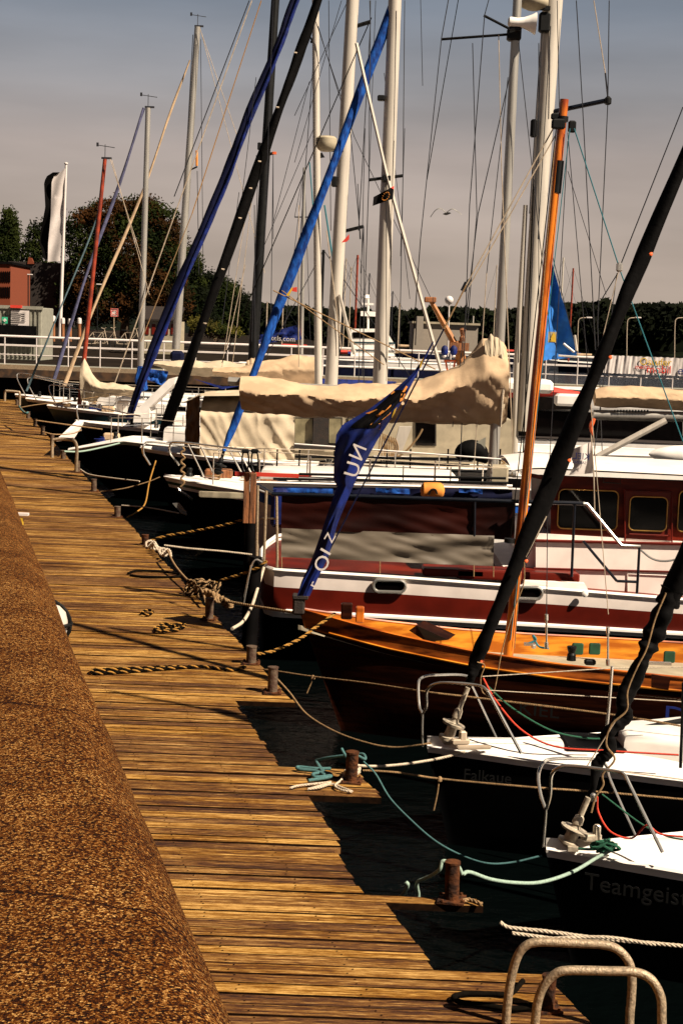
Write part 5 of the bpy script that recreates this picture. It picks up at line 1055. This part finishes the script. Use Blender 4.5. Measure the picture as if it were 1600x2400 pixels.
# boat 14: black mast, boom to the left
R = thing('sailing_boat', 'sailing boat with matt black mast wrapped in tan cloth at its foot', 'sailing boat', loc(640, 47.5), 'boats moored along the boardwalk')
b0 = P(440, 935, 47.5); hull(R, b0, 11, 3.2, [(0,b0.z),(1,b0.z)], [(.1,0),(.5,1),(1,1)], ['white_gel','black_gel'], full=5, smax=.3)
mast(R, 47.5, 590, 880, 645, 0, 24, 19, 'black_metal', 4)
cloth_cover(R, 'mast_wrap', 47.2, [(578,845),(590,838),(603,842)], [(578,905),(590,915),(605,900)], 'canvas', .2, .5, 16, .04, 6)
cloth_cover(R, 'boom_cover', 47, [(500,862),(560,858),(640,842),(700,832),(745,838)], [(500,878),(560,890),(640,900),(700,905),(745,908)], 'canvas', .35, .45, 70, .06, 7)
obj('spreader', MB().tube([P(600,367,47.5), P(642,358,47.5)], .045, 6), 'black_metal', R, True); obj('spreader_tip', MB().box(P(643,358,47.5), (.12,.08,.08)), 'orange', R); obj('mast_light', MB().box(P(608,342,47.3), (.12,.12,.22), 0, 0, .02), 'black_metal', R)
stay(R, 47.3, [(640,360,634,800,1.8),(606,360,590,800,1.8),(575,620,530,820,1.8,'wire_light'),(600,380,545,850,1.5,'wire_light'),(590,410,520,860,1.5,'wire_light'),(640,370,640,560,1.6)])
obj('bunting', MB().prism([P(455,888,46.5), P(520,905,46.5), P(560,905,46.5), P(520,912,46.5)], (0,.02,0)), 'royal', R)
# thin mast boat (behind) and the blue sail boat
R = thing('sailing_boat', 'distant sailing boat with a thin grey mast just left of the white one', 'sailing boat', loc(700, 75), 'boats beyond the footbridge')
b0 = P(560, 850, 75); hull(R, b0, 12, 3.2, [(0,b0.z),(1,b0.z)], [(.3,0),(1,1)], ['navy','navy']); mast(R, 75, 706, 830, 713, 392, 9, 7, 'alu', 0); stay(R, 75, [(690,508,726,508,3),(713,392,690,508,1.4),(713,392,660,830,1.4),(713,392,728,830,1.4)])
sheet(R, 'blue_sail_cover', 74, [(590,790),(700,760),(707,795),(600,806)], 'royal', .2, 20, 6, 2, .5)
cloth_cover(R, 'red_sail_cover', 74.5, [(660,790),(680,772),(700,770)], [(660,797),(680,792),(700,790)], 'sign_red', .3, .5, 16, .1, 3)
obj('lettering', MB().text('hotels.com', P(655,793,73.5), (1,0,-.03), (0,0,1), .34, .003), 'sign_white', R)
R = thing('sailing_boat', 'sailing boat with a raised bright blue triangular sail behind the wooden mast', 'sailing boat', loc(1330, 46), 'boats beyond the footbridge')
b0 = P(1180, 905, 46); hull(R, b0, 8, 2.6, [(0,b0.z),(1,b0.z)], [(.3,0),(1,1)], ['white_gel','white_gel'], full=3)
mast(R, 46, 1262, 900, 1282, 560, 8, 7, 'white_mast', 0)
def bs(u, v): 
    xl_ = 1288-22*v; xr_ = lin([(0,1291),(.4,1318),(.8,1346),(1,1352)], v)
    return P(xl_+(xr_-xl_)*u, 608+(845-608)*v-8*(u)*v*(1 if v > .9 else 0), 46+.25*sin(u*3)+.05*sin(v*30+u*8)*u)
mb = MB().grid(bs, 12, 40); m2 = MB().grid(lambda u, v: bs(u, v)+Vector((0,.015,0)), 12, 40); mb.add(m2.v, m2.f); obj('sail', mb, 'sail_blue', R, True)
obj('sail_patch', MB().box(P(1294,790,45.8), (.26,.02,.32)), 'cream', R); obj('patch_emblem', MB().prism([P(1287,800,45.77), P(1296,779,45.77), P(1301,783,45.77), P(1302,801,45.77)], (0,.005,0)), 'yellow', R)
obj('sail_edge', MB().tube([P(1346,785,45.9), P(1351,822,45.9)], .04, 6).tube([P(1320,805,45.9), P(1345,825,45.9)], .035, 6).tube([P(1308,833,45.9), P(1352,836,45.9)], .03, 6), 'white_mast', R, True)
stay(R, 46, [(1284,560,1350,820,2),(1283,560,1200,860,1.5)])
# kiosk boat: white trawler cabin behind footbridge
R = thing('motor_boat', 'white and teal motor boat with sloping wheelhouse beyond the footbridge', 'motor boat', loc(860, 80), 'boats beyond the footbridge')
b0 = P(750, 842, 80); hull(R, b0, 9, 3, [(0,b0.z),(1,b0.z)], [(.5,0),(1,0)], ['white_gel'], full=3)
obj('wheelhouse', MB().prism([P(822,770,80), P(902,770,80), P(925,808,80), P(925,835,80), P(822,835,80)], (0,2,0)), 'white_gel', R)
obj('window_band', MB().prism([P(826,778,79.97), P(898,778,79.97), P(906,792,79.97), P(826,792,79.97)], (0,.01,0)), 'glass', R)
for k in range(2): obj('hull_stripe' if k == 0 else 'radar_arch', MB().prism([P(822,800+k*18,79.96), P(925,802+k*18,79.96), P(925,806+k*18,79.96), P(822,804+k*18,79.96)], (0,.01,0)), 'teal_hull', R)
obj('signal_mast', MB().tube([P(862,770,81), P(862,690,81)], .06, 6).box(P(862,712,81), (.6,.1,.1)).box(P(862,735,81), (.8,.2,.25)).lathe(P(857,702,81), (0,0,1), [(.1,0),(.2,.1),(.1,.25)], 8), 'white_gel', R)
# distant masts, one boat each
dm = [(838,597,793,'red_mast',5),(823,625,790,'wire_light',2.4),(806,620,800,'wire',3),(811,605,800,'wire_light',2.4),(920,682,780,'wire',3),(626,708,790,'wire_light',3),(663,715,795,'wire_light',3),(866,640,790,'wire',3),(1343,628,760,'red_mast',4),(1320,603,700,'white_mast',4),(1164,620,800,'wire_light',2),(1109,740,790,'white_mast',3),(936,710,790,'wire_light',3),(758,585,850,'black_metal',7)]
ordn = ['farthest rust red mast','pale hairline mast','dark thin mast','pale mast just left of the dark one','short dark mast by the wheelhouse','first pale mast right of the big trees','second pale mast right of the big trees','dark mast above the motor boat','rust red mast right of the blue sail','white mast top above the blue sail','hairline mast beside the silver mast','short white mast at the grey hall','pale mast left of the grey hall','dark stubby pole mast left of the thick white mast']
for i, (x, y0, y1, m_, wv_) in enumerate(dm):
    Yd = 130+9*i if i != 13 else 60
    R = thing('sailing_boat', 'distant boat with '+ordn[i], 'sailing boat', loc(x, Yd), 'distant boats across the basin')
    b0 = Vector((loc(x, Yd).x-3.2, Yd, .1)); hull(R, b0, 8, 2.4, [(0,.25),(1,.05)], [(.4,0),(1,0)], ['white_gel' if i%2 else 'navy'], full=2, rail=None)
    xx = x; a = loc(x, Yd); a.z = 0; tp = P(x, y0, Yd); obj('mast', MB().tube([Vector((tp.x, Yd, 0)), tp], W(wv_/2, Yd), 6), m_, R, True)
    obj('boom_cover', MB().tube([Vector((tp.x, Yd-.1, 1.2)), Vector((tp.x+3, Yd-.1, 1.25))], [.2,.13], 8), ['canvas','royal','sign_red','cream'][i%4], R, True)
    obj('stay', MB().tube([tp, Vector((tp.x-3, Yd, .3))], .02, 4).tube([tp, Vector((tp.x+4.5, Yd, .3))], .02, 4), 'wire', R)
# extra clutter boats right middle (dark with red top, white dinghy)
R = thing('motor_boat', 'dark motor boat with red canopy edge behind the cream boom', 'motor boat', loc(1400, 42), 'boats moored along the boardwalk')
b0 = P(1000, 1010, 42); hull(R, b0, 12, 3.4, [(0,b0.z),(1,b0.z)], [(.1,0),(.5,1),(1,1)], ['white_gel','black_gel'], full=3, deckmat='dark_wood', rail='dark_wood')
obj('canopy', MB().prism([P(1180,922,41), P(1380,925,41), P(1385,960,41), P(1180,960,41)], (0,2.2,0)), 'dark_wood', R)
obj('canopy_edge', MB().tube([P(1180,922,40.8), P(1300,918,40.8), P(1385,934,40.8)], .12, 8), 'sign_red', R, True)
obj('windscreen', MB().prism([P(1180,962,41), P(1600,970,41), P(1600,1060,41), P(1180,1050,41)], (0,2.5,0)), 'glass', R)
obj('white_top', MB().box(P(1230,903,41), (W(120, 41), 1.5, .35), 0, 0, .1), 'white_gel', R)
R = thing('motor_boat', 'white motor cruiser with dark window band behind the silver mast', 'motor boat', loc(1060, 36.8), 'boats moored along the boardwalk')
b0 = P(940, 1040, 37.5); hull(R, b0, 7, 2.6, [(0,b0.z),(1,b0.z)], [(.5,0),(1,0)], ['white_gel'], full=3)
obj('superstructure', MB().prism([P(960,1036,36.2), P(1200,1040,36.2), P(1200,1090,36.2), P(935,1085,36.2)], (0,.05,0)).prism([P(1010,992,36.3), P(1110,996,36.3), P(1140,1040,36.3), P(990,1036,36.3)], (0,2.2,0)), 'white_gel', R)
obj('window_band', MB().prism([P(962,1000,36.15), P(1128,1003,36.15), P(1124,1037,36.15), P(975,1033,36.15)], (0,.03,0)), 'glass', R)
obj('window_reflection', MB().prism([P(968,1003,36.12), P(1028,1004,36.12), P(1022,1017,36.12), P(972,1013,36.12)], (0,.02,0)).prism([P(1058,1005,36.12), P(1110,1008,36.12), P(1082,1019,36.12), P(1058,1014,36.12)], (0,.02,0)), 'glass_pale', R)
obj('vent_grille', MB().box(P(1072,1064,36.15), (.28,.03,.3)), 'black_metal', R)
t = thing('dinghy', 'small white dinghy hull upturned at the right behind the cabin roof', 'dinghy', P(1560, 1075, 33))
obj('hull', MB().lathe(P(1520,1064,31.8), (1,0,0), [(.02,0),(.12,.15),(.2,.5),(.22,.9),(.2,1.1)], 12), 'white_gel', t, True)
# kettle-like dark bag on foredeck of the cruiser
t = thing('sail_bag', 'dark grey hooded outboard cover beside the silver mast', 'bag', P(1100, 1085, 26.4))
obj('bag', MB().tube(cr_pts([P(1075,1080,26.4), P(1085,1062,26.4), P(1112,1055,26.4), P(1130,1070,26.4), P(1140,1085,26.4)], 5), [.02,.06,.1,.13,.15,.17,.18,.19,.19,.19,.18,.18,.17,.16,.15,.13,.12,.1,.08,.05,.02], 10), 'black_cloth', t, True)
obj('pale_flap', MB().prism([P(1100,1045,26.3), P(1138,1025,26.3), P(1135,1075,26.3), P(1120,1070,26.3)], (0,.05,0)), 'container_grey', t)
# KIEL pennant
t = thing('pennant', 'white pennant with mirrored KIEL SAILING lettering hanging above the cabin roof', 'flag', P(1360, 1110, 18.9))
def kf(u, v, off=0):
    xl_ = lin([(0,1330),(.3,1338),(.6,1345),(1,1333)], v); return P(xl_+(1386+4*v-xl_)*u, (1057-22*u)+(1113-1057+14*u)*v+(4*u if v > .9 else 0), 18.9+.03*sin(u*8+v*3)+off)
mb = MB().grid(kf, 16, 12); m2 = MB().grid(lambda u, v: kf(u, v, .01), 16, 12); mb.add(m2.v, m2.f); obj('flag_cloth', mb, 'sign_white', t, True)
obj('lettering', MB().text('KIEL', P(1362,1070,18.83), (-1,0,.05), (0,0,1), .115, .002, 0, .95), 'royal', t)
obj('lettering', MB().text('SAILING', P(1357,1084,18.83), (-1,0,.05), (0,0,1), .05, .002, 0, .95), 'royal', t)
obj('hoist_line', MB().tube([P(1383,990,18.9), P(1391,1112,18.9), P(1393,1200,18.9)], .008, 5), 'wire_light', t, True)
obj('orange_ribbon', MB().tube(cr_pts([P(1392,980,18.9), P(1384,1000,18.9), P(1388,1020,18.9)], 4), [.02,.025,.03,.03,.025,.02,.02,.015,.01], 6), 'orange', t, True)
# ================================================================= bollards
BL = [(1283,2368,90,34,'rust','wide rusty bollard nearest the camera beside the steel hoops'),(1058,2112,100,36,'rust','tall rusty bollard with pale green rope, second from the camera'),(822,1833,76,30,'rust','rusty bollard wound with white and teal ropes'),
      (638,1624,64,24,'rust_grey','grey bollard just before the dark notch'),(588,1556,44,24,'rust_grey','bollard tied with the yellow and black rope'),(490,1452,52,20,'rust_grey','smooth dark bollard beside the knotted ropes'),
      (340,1278,26,16,'rust','small rusty bollard with knotted white rope'),(275,1212,26,15,'rust_grey','low grey bollard casting a forked shadow'),(220,1152,30,13,'rust_grey','plain bare bollard without any rope'),(181,1106,26,13,'rust_grey','bollard at the foot of the far steel hoop'),
      (148,1075,20,12,'rust_grey','far bollard right under the white gangplank'),(122,1044,26,10,'rust_grey','slim bollard inside the far steel hoop'),(100,1018,20,10,'rust_grey','far bollard with orange rope end'),(82,998,18,9,'rust_grey','far bollard behind the blue rope'),(66,980,16,9,'rust_grey','far bollard next to the turquoise rope'),(40,950,14,8,'rust_grey','bollard in front of the farthest hoop'),(9,920,16,7,'rust_grey','farthest thin bollard at the left edge')]
for x, y, h, wd, m_, lab in BL:
    b0 = G(x, y); Yb = b0.y; H = W(h, Yb); r = W(wd/2, Yb); t = thing('bollard', lab, 'bollard', b0, 'bollards along the boardwalk edge')
    ax = Vector((random.uniform(-.02,.02), random.uniform(-.02,.02), 1))
    obj('bollard_post', MB().lathe(b0, ax, [(r,-.05),(r*.98,H*.5),(r,H-.02),(r*1.08,H-.015),(r*1.08,H-.002),(r*.8,H)], 18), m_, t, True, 30)
    if y > 1100:
        mb = MB().box(b0+Vector((0,0,.009)), (r*3.6, r*3.6, .012), random.uniform(-.2,.2))
        for q in ((1,1),(1,-1),(-1,1),(-1,-1)): mb.lathe(b0+Vector((q[0]*r*1.4, q[1]*r*1.4, .015)), (0,0,1), [(r*.22,0),(r*.22,.012),(r*.1,.014)], 6)
        obj('base_plate', mb, 'rust', t)
# steel hoops
def hoop(lab, pts, r, m='galv', n=8):
    t = thing('hoop_rail', lab, 'handrail', P(*pts[0]), 'bent steel hoops on the deck edge'); obj('tube', MB().tube(cr_pts([P(*p) for p in pts], n), r, 14), m, t, True)
    return t
def hp(pts, Y, Y2, ox=1000, oy=1850, s=.3827): return [(ox+x*s, oy+y*s, Y+(Y2-Y)*i/(len(pts)-1)) for i, (x, y) in enumerate(pts)]
hoop('larger bent steel hoop rail at the bottom right, behind the other', hp([(478,1900),(478,1600),(483,1437),(505,1220),(545,1050),(600,965),(690,938),(900,945),(1080,955),(1170,985),(1235,1060),(1255,1160),(1250,1300),(1240,1450),(1225,2100)], 7.1, 7.0), .0215)
hoop('lower bent steel hoop rail at the bottom right, in front', hp([(655,1900),(655,1600),(662,1437),(680,1300),(720,1200),(780,1138),(860,1112),(1100,1115),(1270,1122),(1370,1165),(1430,1270),(1438,1400),(1436,1600),(1430,2100)], 6.75, 6.65), .021)
hoop('pale steel hoop rail halfway along the boardwalk', [(122,1072,29.5),(123,1036,29.5),(130,1030,29.5),(150,1029,29.5),(172,1032,29.5),(179,1044,29.5),(180,1060,29.5),(178,1105,29.5)], .033)
hoop('farthest pale steel hoop rail on the boardwalk', [(11,940,50),(12,918,50),(16,916,50),(40,918,50),(46,922,50),(46,950,50)], .04)
# ================================================================= ropes
def rope(lab, pts, r, m, n=10, twist=False, mats=None, end=None, cat='rope', loops=None):
    q = cr_pts([P(*p) for p in pts], n)
    mb = MB()
    if twist: strands(mb, q, r, r*7.5, (0, 0, 1) if mats else (0, 0, 0))
    else: mb.tube(q, r, 8)
    return tag(obj('mooring_rope', mb, mats or m, None, True, 80), lab, 'rope', 'mooring ropes between boardwalk and boats')
def ropeG(pts, z=.015):  # lying on the deck: (px,py)->depth of the deck
    o = []
    for p in pts: g_ = G(p[0], p[1], z); o.append((p[0], p[1], g_.y))
    return o
rope('thick pale green rope from the second bollard to the nearest boat', [(930,2105,9.15),(945,2092,9.1),(948,2070,9.05),(938,2080,9.1)][:3]+[(960,2075,9.1)][:0]+[], .014, 'rope_pale') if False else None
rope('thick pale green rope sagging from the second bollard to the nearest boat', [(1084,2050,8.9),(1100,2045,8.95),(1150,2062,9.1),(1210,2070,9.4),(1270,2068,9.6),(1340,2045,9.8),(1400,2010,9.95),(1438,1990,10)], .0125, 'rope_pale')
rope('thick pale green rope end looped over the second bollard onto the deck', [(935,2104,9.1),(948,2093,9.05),(955,2075,9.0),(950,2068,9.0)]+[], .0125, 'rope_pale')
rope('pale green rope loop standing up beside the second bollard', [(980,2112,9.05),(980,2095,9.05),(977,2070,9.0),(995,2060,8.95),(1012,2052,8.9),(1030,2038,8.85),(1036,2020,8.85),(1050,2021,8.85),(1072,2030,8.85),(1083,2050,8.85)], .0115, 'rope_pale')
rope('thin teal rope from the third bollard dipping to the nearest bow', [(852,1786,11.2),(880,1815,11.1),(914,1872,10.9),(966,1926,10.6),(1020,1972,10.4),(1080,2005,10.3),(1140,2024,10.2),(1200,2022,10.2),(1270,2006,10.2)], .0075, 'rope_teal')
rope('teal rope draped round the third bollard', [(800,1755,11.2),(812,1775,11.15),(830,1790,11.1),(835,1772,11.1),(855,1780,11.1),(850,1768,11.15),(820,1770,11.2),(770,1776,11.3),(740,1783,11.4)], .011, 'rope_teal')
rope('teal coil of rope lying on the deck beside the third bollard', ropeG([(775,1802),(740,1802),(700,1798),(700,1803),(740,1808),(762,1816),(745,1792),(742,1788),(757,1812),(775,1818),(740,1822),(733,1815),(757,1811),(775,1815),(770,1822),(722,1830)], .03), .013, 'rope_teal', 5)
rope('white rope from the third bollard up to the second boat', [(824,1792,11.2),(850,1796,11.3),(900,1796,11.6),(960,1790,12),(1030,1778,12.3),(1100,1760,12.5),(1120,1756,12.5)], .011, 'rope_white', twist=True)
rope('white rope wound twice round the third bollard', [(806,1812,11.15),(815,1806,11),(835,1806,11),(843,1801,11.1),(836,1812,11),(815,1812,11),(806,1818,11.15),(830,1817,11),(842,1810,11.1)], .011, 'rope_white', 6)
rope('long tan line with a knot running from the third bollard to the right', [(850,1806,11.3),(930,1811,11.3),(1032,1826,11.4),(1250,1846,11.2),(1420,1858,11.3),(1620,1876,11.3)], .008, 'rope_tan', 4, True)
rope('frayed whitish rope tails spread on the deck by the third bollard', ropeG([(680,1848),(700,1842),(755,1836),(775,1834),(765,1838),(730,1848),(720,1850),(750,1846),(778,1838),(800,1846),(825,1856),(800,1852),(785,1842),(800,1828),(810,1805)], .02), .009, 'rope_white', 5, True)
rope('knotted line from the grey bollard across to the second boat bow', [(595,1568,15),(640,1572,14.6),(733,1586,14.2),(860,1601,13.6),(1000,1622,13),(1120,1636,12.9),(1440,1676,12.6),(1640,1710,12.4)], .008, 'rope_tan', 4, True)
rope('slack tan rope curving from the grey bollard down to the second boat', [(650,1592,14),(680,1625,13.8),(720,1675,13.5),(790,1717,13.1),(870,1744,12.8),(930,1752,12.7),(985,1746,12.6),(1010,1742,12.6)], .008, 'rope_tan', 8, True)
rope('yellow and black twisted rope from the wooden bow to its bollard', [(603,1533,15.1),(640,1526,15.2),(700,1499,15.5),(740,1470,15.8),(785,1438,16)], .017, None, 8, True, ['rope_yellow','rope_black'])
rope('yellow and black doubled rope lying straight across the planks', ropeG([(575,1563),(540,1570),(480,1563),(430,1564),(330,1572),(225,1578),(215,1572),(235,1570),(330,1566),(430,1562)], .02), .016, None, 8, True, ['rope_black','rope_yellow'])
rope('short yellow and black rope bundle on the planks', ropeG([(360,1473),(390,1468),(428,1462),(430,1470),(400,1475),(365,1478),(385,1462),(420,1474),(380,1480)], .03), .016, None, 6, True, ['rope_black','rope_yellow'])
rope('yellow and black rope end on the planks beside the lamp shadow', ropeG([(330,1436),(345,1430),(358,1434),(345,1440),(335,1438)], .03), .016, None, 6, True, ['rope_black','rope_yellow'])
rope('yellow and black spring line from the small bollard up to the timber post', [(350,1268,22.9),(390,1256,22.9),(450,1246,22.8),(520,1232,22.6),(570,1218,22.5)], .022, None, 6, True, ['rope_yellow','rope_black'])
rope('yellow and black rope from the knots to the dark post', [(430,1382,19.3),(480,1378,19.2),(520,1360,19.1),(560,1348,19),(605,1330,18.9),(625,1315,18.9)], .02, None, 6, True, ['rope_yellow','rope_black'])
kn = []
for k in range(40): kn.append((455+26*sin(k*1.3)+k*1.0, 1375+20*sin(k*2.1+1)+k*.2, 18.6+.08*sin(k*1.7)))
rope('tangled heap of twisted tan rope knots on the deck edge', kn, .016, None, 4, True, ['rope_tan','rope_black'])
kn = []
for k in range(30): kn.append((480+k*2.2+5*sin(k*1.9), 1388+k*1.1+9*cos(k*1.9), 18+.08*sin(k*2.3)))
rope('bulky knots of pale rope above the smooth dark bollard', kn, .020, 'rope_tan', 4, True)
rope('twisted tan mooring line running right from the bulky knots', [(535,1410,17.9),(590,1420,17.6),(640,1428,17.2),(690,1436,16.8)], .016, 'rope_tan', 6, True)
rope('pale rope from the small bollard to the smooth one', [(392,1290,21),(410,1325,20),(440,1360,19),(470,1380,18.3),(482,1410,17.7)], .014, 'rope_tan', 6)
rope('thick white rope hanging in a curve from the red yacht to the deck edge', [(544,1474,17.2),(570,1456,17.6),(590,1420,18.2),(600,1390,18.8),(612,1350,19.3),(618,1330,19.4)], .020, 'rope_white', 8)
kn = [(345+k*1.6+9*sin(k*1.9), 1272+k*.9+9*cos(k*2.2), 22.6-.05*k) for k in range(32)]
rope('white knotted rope bundle at the small rusty bollard', kn, .016, 'rope_white', 4, True)
rope('long white line from the knotted bundle to the mooring post', [(385,1278,22),(440,1285,22),(520,1292,22),(590,1300,22)], .014, 'rope_white', 5, True)
rope('white line from the low bollard to the right', [(285,1184,26),(350,1190,26),(420,1203,26)], .012, 'rope_white', 5)
rope('thin tan rope hanging from the dark pulpit to the low bollard', [(365,1080,28),(350,1130,27.5),(340,1180,27),(320,1200,26.5),(298,1212,26.2)], .014, 'rope_yellow', 6)
rope('tan twin line from the plain bollard to the dark bow', [(235,1152,29),(290,1145,29),(345,1130,29),(375,1118,29)], .012, 'rope_tan', 5)
rope('white line from the hoop bollard over to the dark hull', [(188,1100,31),(210,1112,30.5),(260,1120,30),(327,1128,29.5)], .014, 'rope_white', 6)
rope('pale heavy line from the hoop to the black bow', [(150,1058,34.5),(190,1058,35),(250,1046,36.5),(312,1030,38)], .022, 'rope_pale', 6)
rope('long tan rope from a far bollard along the black hull', [(84,985,38),(120,990,38),(180,998,38),(240,1006,38)], .016, 'rope_tan', 5)
rope('orange tinted rope near the far bollards', [(100,1012,36),(130,1018,36),(170,1016,36.5),(190,1008,37)], .014, 'rope_tan', 5)
rope('tan rope from the turquoise hull to a far bollard', [(48,955,46),(90,948,46),(150,942,46),(230,930,46)], .018, 'rope_tan', 5)
rope('short turquoise rope at the far deck edge', [(45,952,47),(52,962,46),(60,968,45),(66,966,45)], .03, 'rope_teal', 5)
rope('pair of whitish twisted lines low at the nearest boat', [(1172,2163,8.6),(1195,2175,8.6),(1280,2184,8.6),(1400,2200,8.6),(1530,2212,8.6),(1640,2222,8.6)], .012, 'rope_white', 6, True)
rope('second whitish twisted line knotted below the first', [(1200,2188,8.55),(1290,2200,8.55),(1310,2200,8.55),(1420,2198,8.55),(1535,2215,8.55)], .011, 'rope_white', 6, True)
rope('dark loop on the planks laid as the cast shadow of the hoops', ropeG([(1225,2300),(1195,2330),(1150,2330),(1090,2330),(1062,2338),(1080,2350),(1130,2356),(1190,2365),(1250,2362)], .02), .014, 'rope_black', 6)  # no rope: black tube laid in the shape of the hoops' cast shadow
rope('dark rope loop lying flat on the planks in the middle distance', ropeG([(300,1344),(320,1338),(380,1340),(420,1346),(410,1352),(340,1352),(305,1348)], .02), .016, 'rope_black', 6)
rope('coiled frayed rope on the dark platform beside the second bollard', ropeG([(1085,2112),(1100,2110),(1128,2120)], .02), .013, 'rope_tan', 5, True)
for (x, y0, y1, Yk, lab) in ((733,1586,1625,14.2,'knotted rope end hanging from the long line of the grey bollard'),(1030,1826,1900,11.4,'knotted rope end hanging from the long tan line')):
    mb = MB(); q = cr_pts([P(x, y0-3, Yk), P(x-2, y0+8, Yk), P(x-6, (y0+y1)/2, Yk), P(x-14, y1, Yk)], 5); mb.tube(q, .006, 6); mb.lathe(P(x, y0+8, Yk), (0,0,1), [(.01,0),(.02,.01),(.02,.03),(.01,.045)], 8)
    tag(obj('mooring_rope', mb, 'rope_tan', None, True), lab, 'rope', 'mooring ropes between boardwalk and boats')
# gangplank on the far bows
t = thing('gangplank', 'narrow white gangplank leaning from a far bow toward the boardwalk', 'gangplank', P(160, 1020, 38)); obj('board', MB().prism([P(132,1030,37), P(180,985,40), P(196,988,40), P(172,1025,37)], (0,.02,-.05)), 'pink_white', t)
# small white marker on the flood wall
t = thing('marker_box', 'tiny white and yellow marker fixed behind the flood wall', 'marker', P(60, 1208, 13)); obj('plate', MB().box(P(54,1205,12.5), (.09,.06,.02)), 'sign_white', t); obj('yellow_foot', MB().box(P(51,1222,12.5), (.02,.04,.06)), 'yellow', t)
# people on the footbridge, tiny
def person(px, py, Y, lab, shirt, legs):
    b0 = P(px, py, Y); t = thing('person', lab, 'person', b0); bm_pts = {'pel':(0,0,.92),'chest':(0,0,1.35),'neck':(0,0,1.5),'head':(0,0,1.66)}
    mb = MB()
    mb.tube(cr_pts([b0+Vector((0,0,.85)), b0+Vector((0,0,1.1)), b0+Vector((0,0,1.38)), b0+Vector((0,0,1.5)), b0+Vector((0,0,1.56)), b0+Vector((0,-.01,1.68)), b0+Vector((0,0,1.78))], 3), [.13,.14,.14,.13,.14,.17,.19,.18,.12,.06,.055,.055,.08,.1,.105,.1,.09,.07,.03], 10)
    for s in (-1, 1):
        mb.tube(cr_pts([b0+Vector((s*.09,0,.9)), b0+Vector((s*.10,-.02,.5)), b0+Vector((s*.10,.02,.06)), b0+Vector((s*.10,-.12,.03))], 3), [.09,.085,.08,.07,.06,.055,.05,.045,.045,.03], 8)
        mb.tube(cr_pts([b0+Vector((s*.19,0,1.4)), b0+Vector((s*.24,-.02,1.12)), b0+Vector((s*.22,-.12,.88))], 3), [.05,.05,.045,.04,.036,.034,.03], 8)
    obj('body', mb, 'skin', t, True)
    obj('shirt', MB().tube([b0+Vector((0,0,.9)), b0+Vector((0,0,1.1)), b0+Vector((0,0,1.38)), b0+Vector((0,0,1.47))], [.165,.16,.2,.13], 12), shirt, t, True)
    obj('trousers', MB().tube([b0+Vector((.095,0,.92)), b0+Vector((.1,-.02,.5)), b0+Vector((.1,.02,.1))], [.1,.085,.07], 10).tube([b0+Vector((-.095,0,.92)), b0+Vector((-.1,-.02,.5)), b0+Vector((-.1,.02,.1))], [.1,.085,.07], 10), legs, t, True)
    obj('hair', MB().lathe(b0+Vector((0,.02,1.70)), (0,0,1), [(.11,-.03),(.115,.03),(.09,.08),(.04,.105)], 10), 'black_metal', t, True)
0 and person(960, 835, 66, 'person in dark blue jacket standing behind the railing near the grey hall', 'navy', 'dark_paint')
